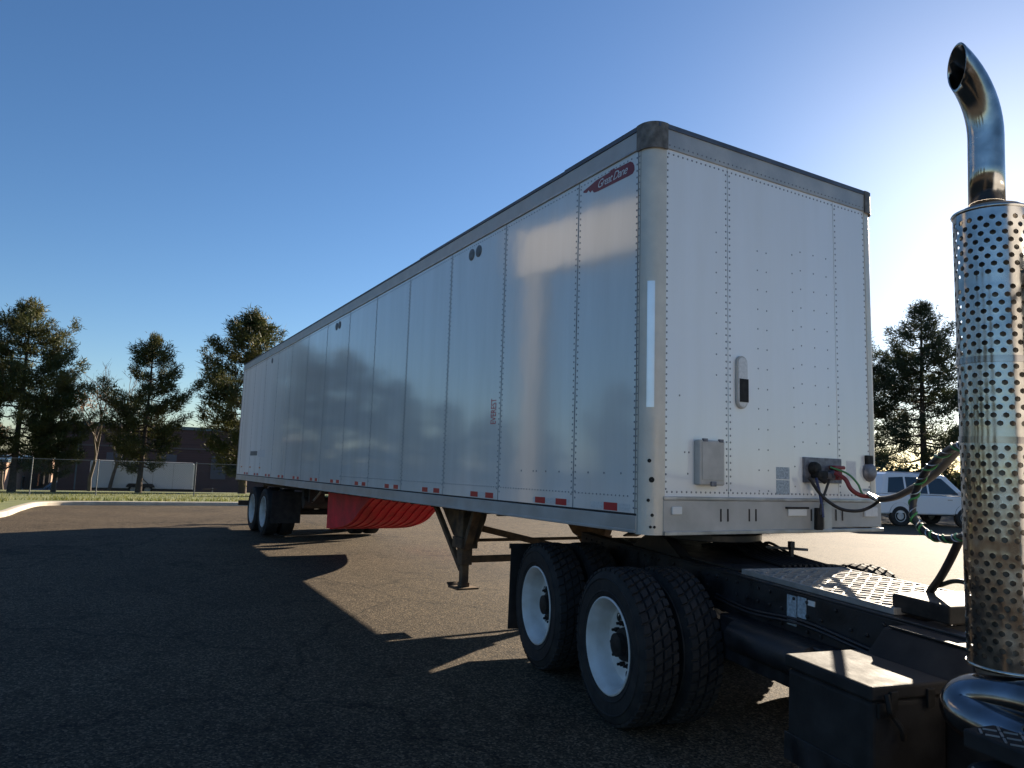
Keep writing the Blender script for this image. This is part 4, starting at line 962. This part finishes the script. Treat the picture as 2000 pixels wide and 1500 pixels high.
# ------------------------------------------------------------------ cars
def car(name, loc, rz, label, kind):
    e = empty(name, loc, (0,0,rz)); tag(e, label, 'car')
    if kind == 'suv':
        low = [(-2.55,.42),(-2.6,.75),(-2.52,1.15),(2.0,1.13),(2.45,1.02),(2.58,.80),(2.58,.45)]
        top = [(-2.45,1.152),(-2.15,1.86),(-1.9,1.94),(.55,1.94),(.85,1.88),(1.75,1.152)]; wx = (-1.55,1.62); wins = [[(-2.1,1.20),(-1.95,1.76),(-1.25,1.80),(-1.25,1.20)],[(-1.15,1.20),(-1.15,1.80),(-.15,1.80),(-.15,1.20)],[(-.06,1.20),(-.06,1.80),(.62,1.78),(1.38,1.20)]]
    else:
        low = [(-2.9,.55),(-2.95,1.02),(-.75,1.05),(1.15,1.10),(2.55,1.05),(2.85,.90),(2.9,.5)]
        top = [(-.85,1.06),(-.72,1.72),(-.45,1.80),(.55,1.80),(1.30,1.102)]; wx = (-1.75,1.85); wins = [[(-.62,1.14),(-.55,1.66),(0,1.68),(0,1.14)],[(.08,1.14),(.08,1.68),(.48,1.66),(1.02,1.14)]]
    kx = .82 if kind == 'suv' else 1.0
    low = [(x*kx,z) for x,z in low]; top = [(x*kx,z) for x,z in top]; wx = tuple(x*kx for x in wx); wins = [[(x*kx,z) for x,z in w] for w in wins]
    MB().prism(low,1,-.98,.98).build('body', M['carwhite'], e, bevel=.07, seg=3)
    n = len(top); v = [(x,-(.93-.22*(z-1.1)),z) for x,z in top]+[(x,(.93-.22*(z-1.1)),z) for x,z in top]
    f = [tuple(range(n)), tuple(range(2*n-1,n-1,-1))]+[(i,n+i,n+(i+1)%n,(i+1)%n) for i in range(n)]
    MB().add(v,f).build('roof', M['carwhite'], e, bevel=.05, seg=3)
    for s in (-1,1):
        for w in wins:
            yv = [s*(.93-.22*(z-1.1)+.004) for x,z in w]; yi = [s*(.93-.22*(z-1.1)-.02) for x,z in w]; m = len(w)
            MB().add([(x,yv[i],z) for i,(x,z) in enumerate(w)]+[(x,yi[i],z) for i,(x,z) in enumerate(w)],[tuple(range(m)),tuple(range(2*m-1,m-1,-1))]+[(i,(i+1)%m,m+(i+1)%m,m+i) for i in range(m)]).build('side_window', M['glass'], e)
        for x in wx:
            MB().lathe([(.44,0),(.44,.02),(.001,.02)],(x,s*.985-.01,.42),20).build('wheel_arch', M['hub'], e)
            put_small(e, x, s*1.0, .36, s>0, 1.03)
        MB().box((.62 if kind=='suv' else .3,s*.99-.012,.98),(.80 if kind=='suv' else .46,s*.99+.012,1.01)).build('door_handle', M['galv'], e)
        MB().box((1.02 if kind=='suv' else .85,s*1.08-.09,1.16),(1.16 if kind=='suv' else 1.0,s*1.08+.09,1.32)).build('mirror', M['carwhite'], e, bevel=.02)
        MB().box((1.97 if kind=='suv' else 2.72,s*.75-.16,.80),(2.13 if kind=='suv' else 2.92,s*.75+.16,.96)).build('headlight', M['lamp'], e, bevel=.02)
    ws = [(1.41,1.17),(.74,1.84)] if kind=='suv' else [(1.27,1.13),(.62,1.74)]
    (xa,za),(xb,zb) = ws
    MB().add([(xa+.01,-.82,za),(xa+.01,.82,za),(xb+.01,.70,zb),(xb+.01,-.70,zb),(xa-.03,-.82,za),(xa-.03,.82,za),(xb-.03,.70,zb),(xb-.03,-.70,zb)],[(0,1,2,3),(7,6,5,4),(0,4,5,1),(1,5,6,2),(2,6,7,3),(3,7,4,0)]).build('windshield', M['glass'], e)
    MB().box((low[0][0]-.02,-.9,.40),(low[-1][0]+.02,.9,.52)).build('sill', M['hub'], e, bevel=.02)
    if kind == 'suv':
        for s in (-1,1): MB().tube([(-1.55,s*.62,1.93),(-1.5,s*.62,1.97),(.4,s*.62,1.97),(.45,s*.62,1.93)],.02,6).build('roof_rail', M['galv'], e)
    else:
        MB().box((-2.85,-.80,1.052),(-.95,.80,1.10)).build('bed_cover', M['hub'], e, bevel=.01)
    return e
car('parked_suv', (-13.05,23.0,g(-13.05)), R(67), 'white SUV parked across the lot, seen between trailer and exhaust stack', 'suv')
car('pickup_truck', (-76,-6.55,g(-76)), R(-95), 'white pickup truck parked behind the trunks of the left pines', 'pickup')

# ------------------------------------------------------------------ roadside sign pylon (seen only mirrored in the trailer side)
sg = empty('sign_pylon', (-18.35,-11.6,g(-18.35)), (0,0,R(-12)))
MB().box((-.42,-.25,-.2),(.42,.25,9.2)).build('pole', M['signpole'], sg, bevel=.03)
pn = MB().box((-.9,-.32,8.55),(5.4,.32,10.3)).build('sign_cabinet', M['signtan'], sg, bevel=.03)
tag(sg, 'tan pole sign standing on the lawn, seen as a reflection in the trailer side', 'sign')
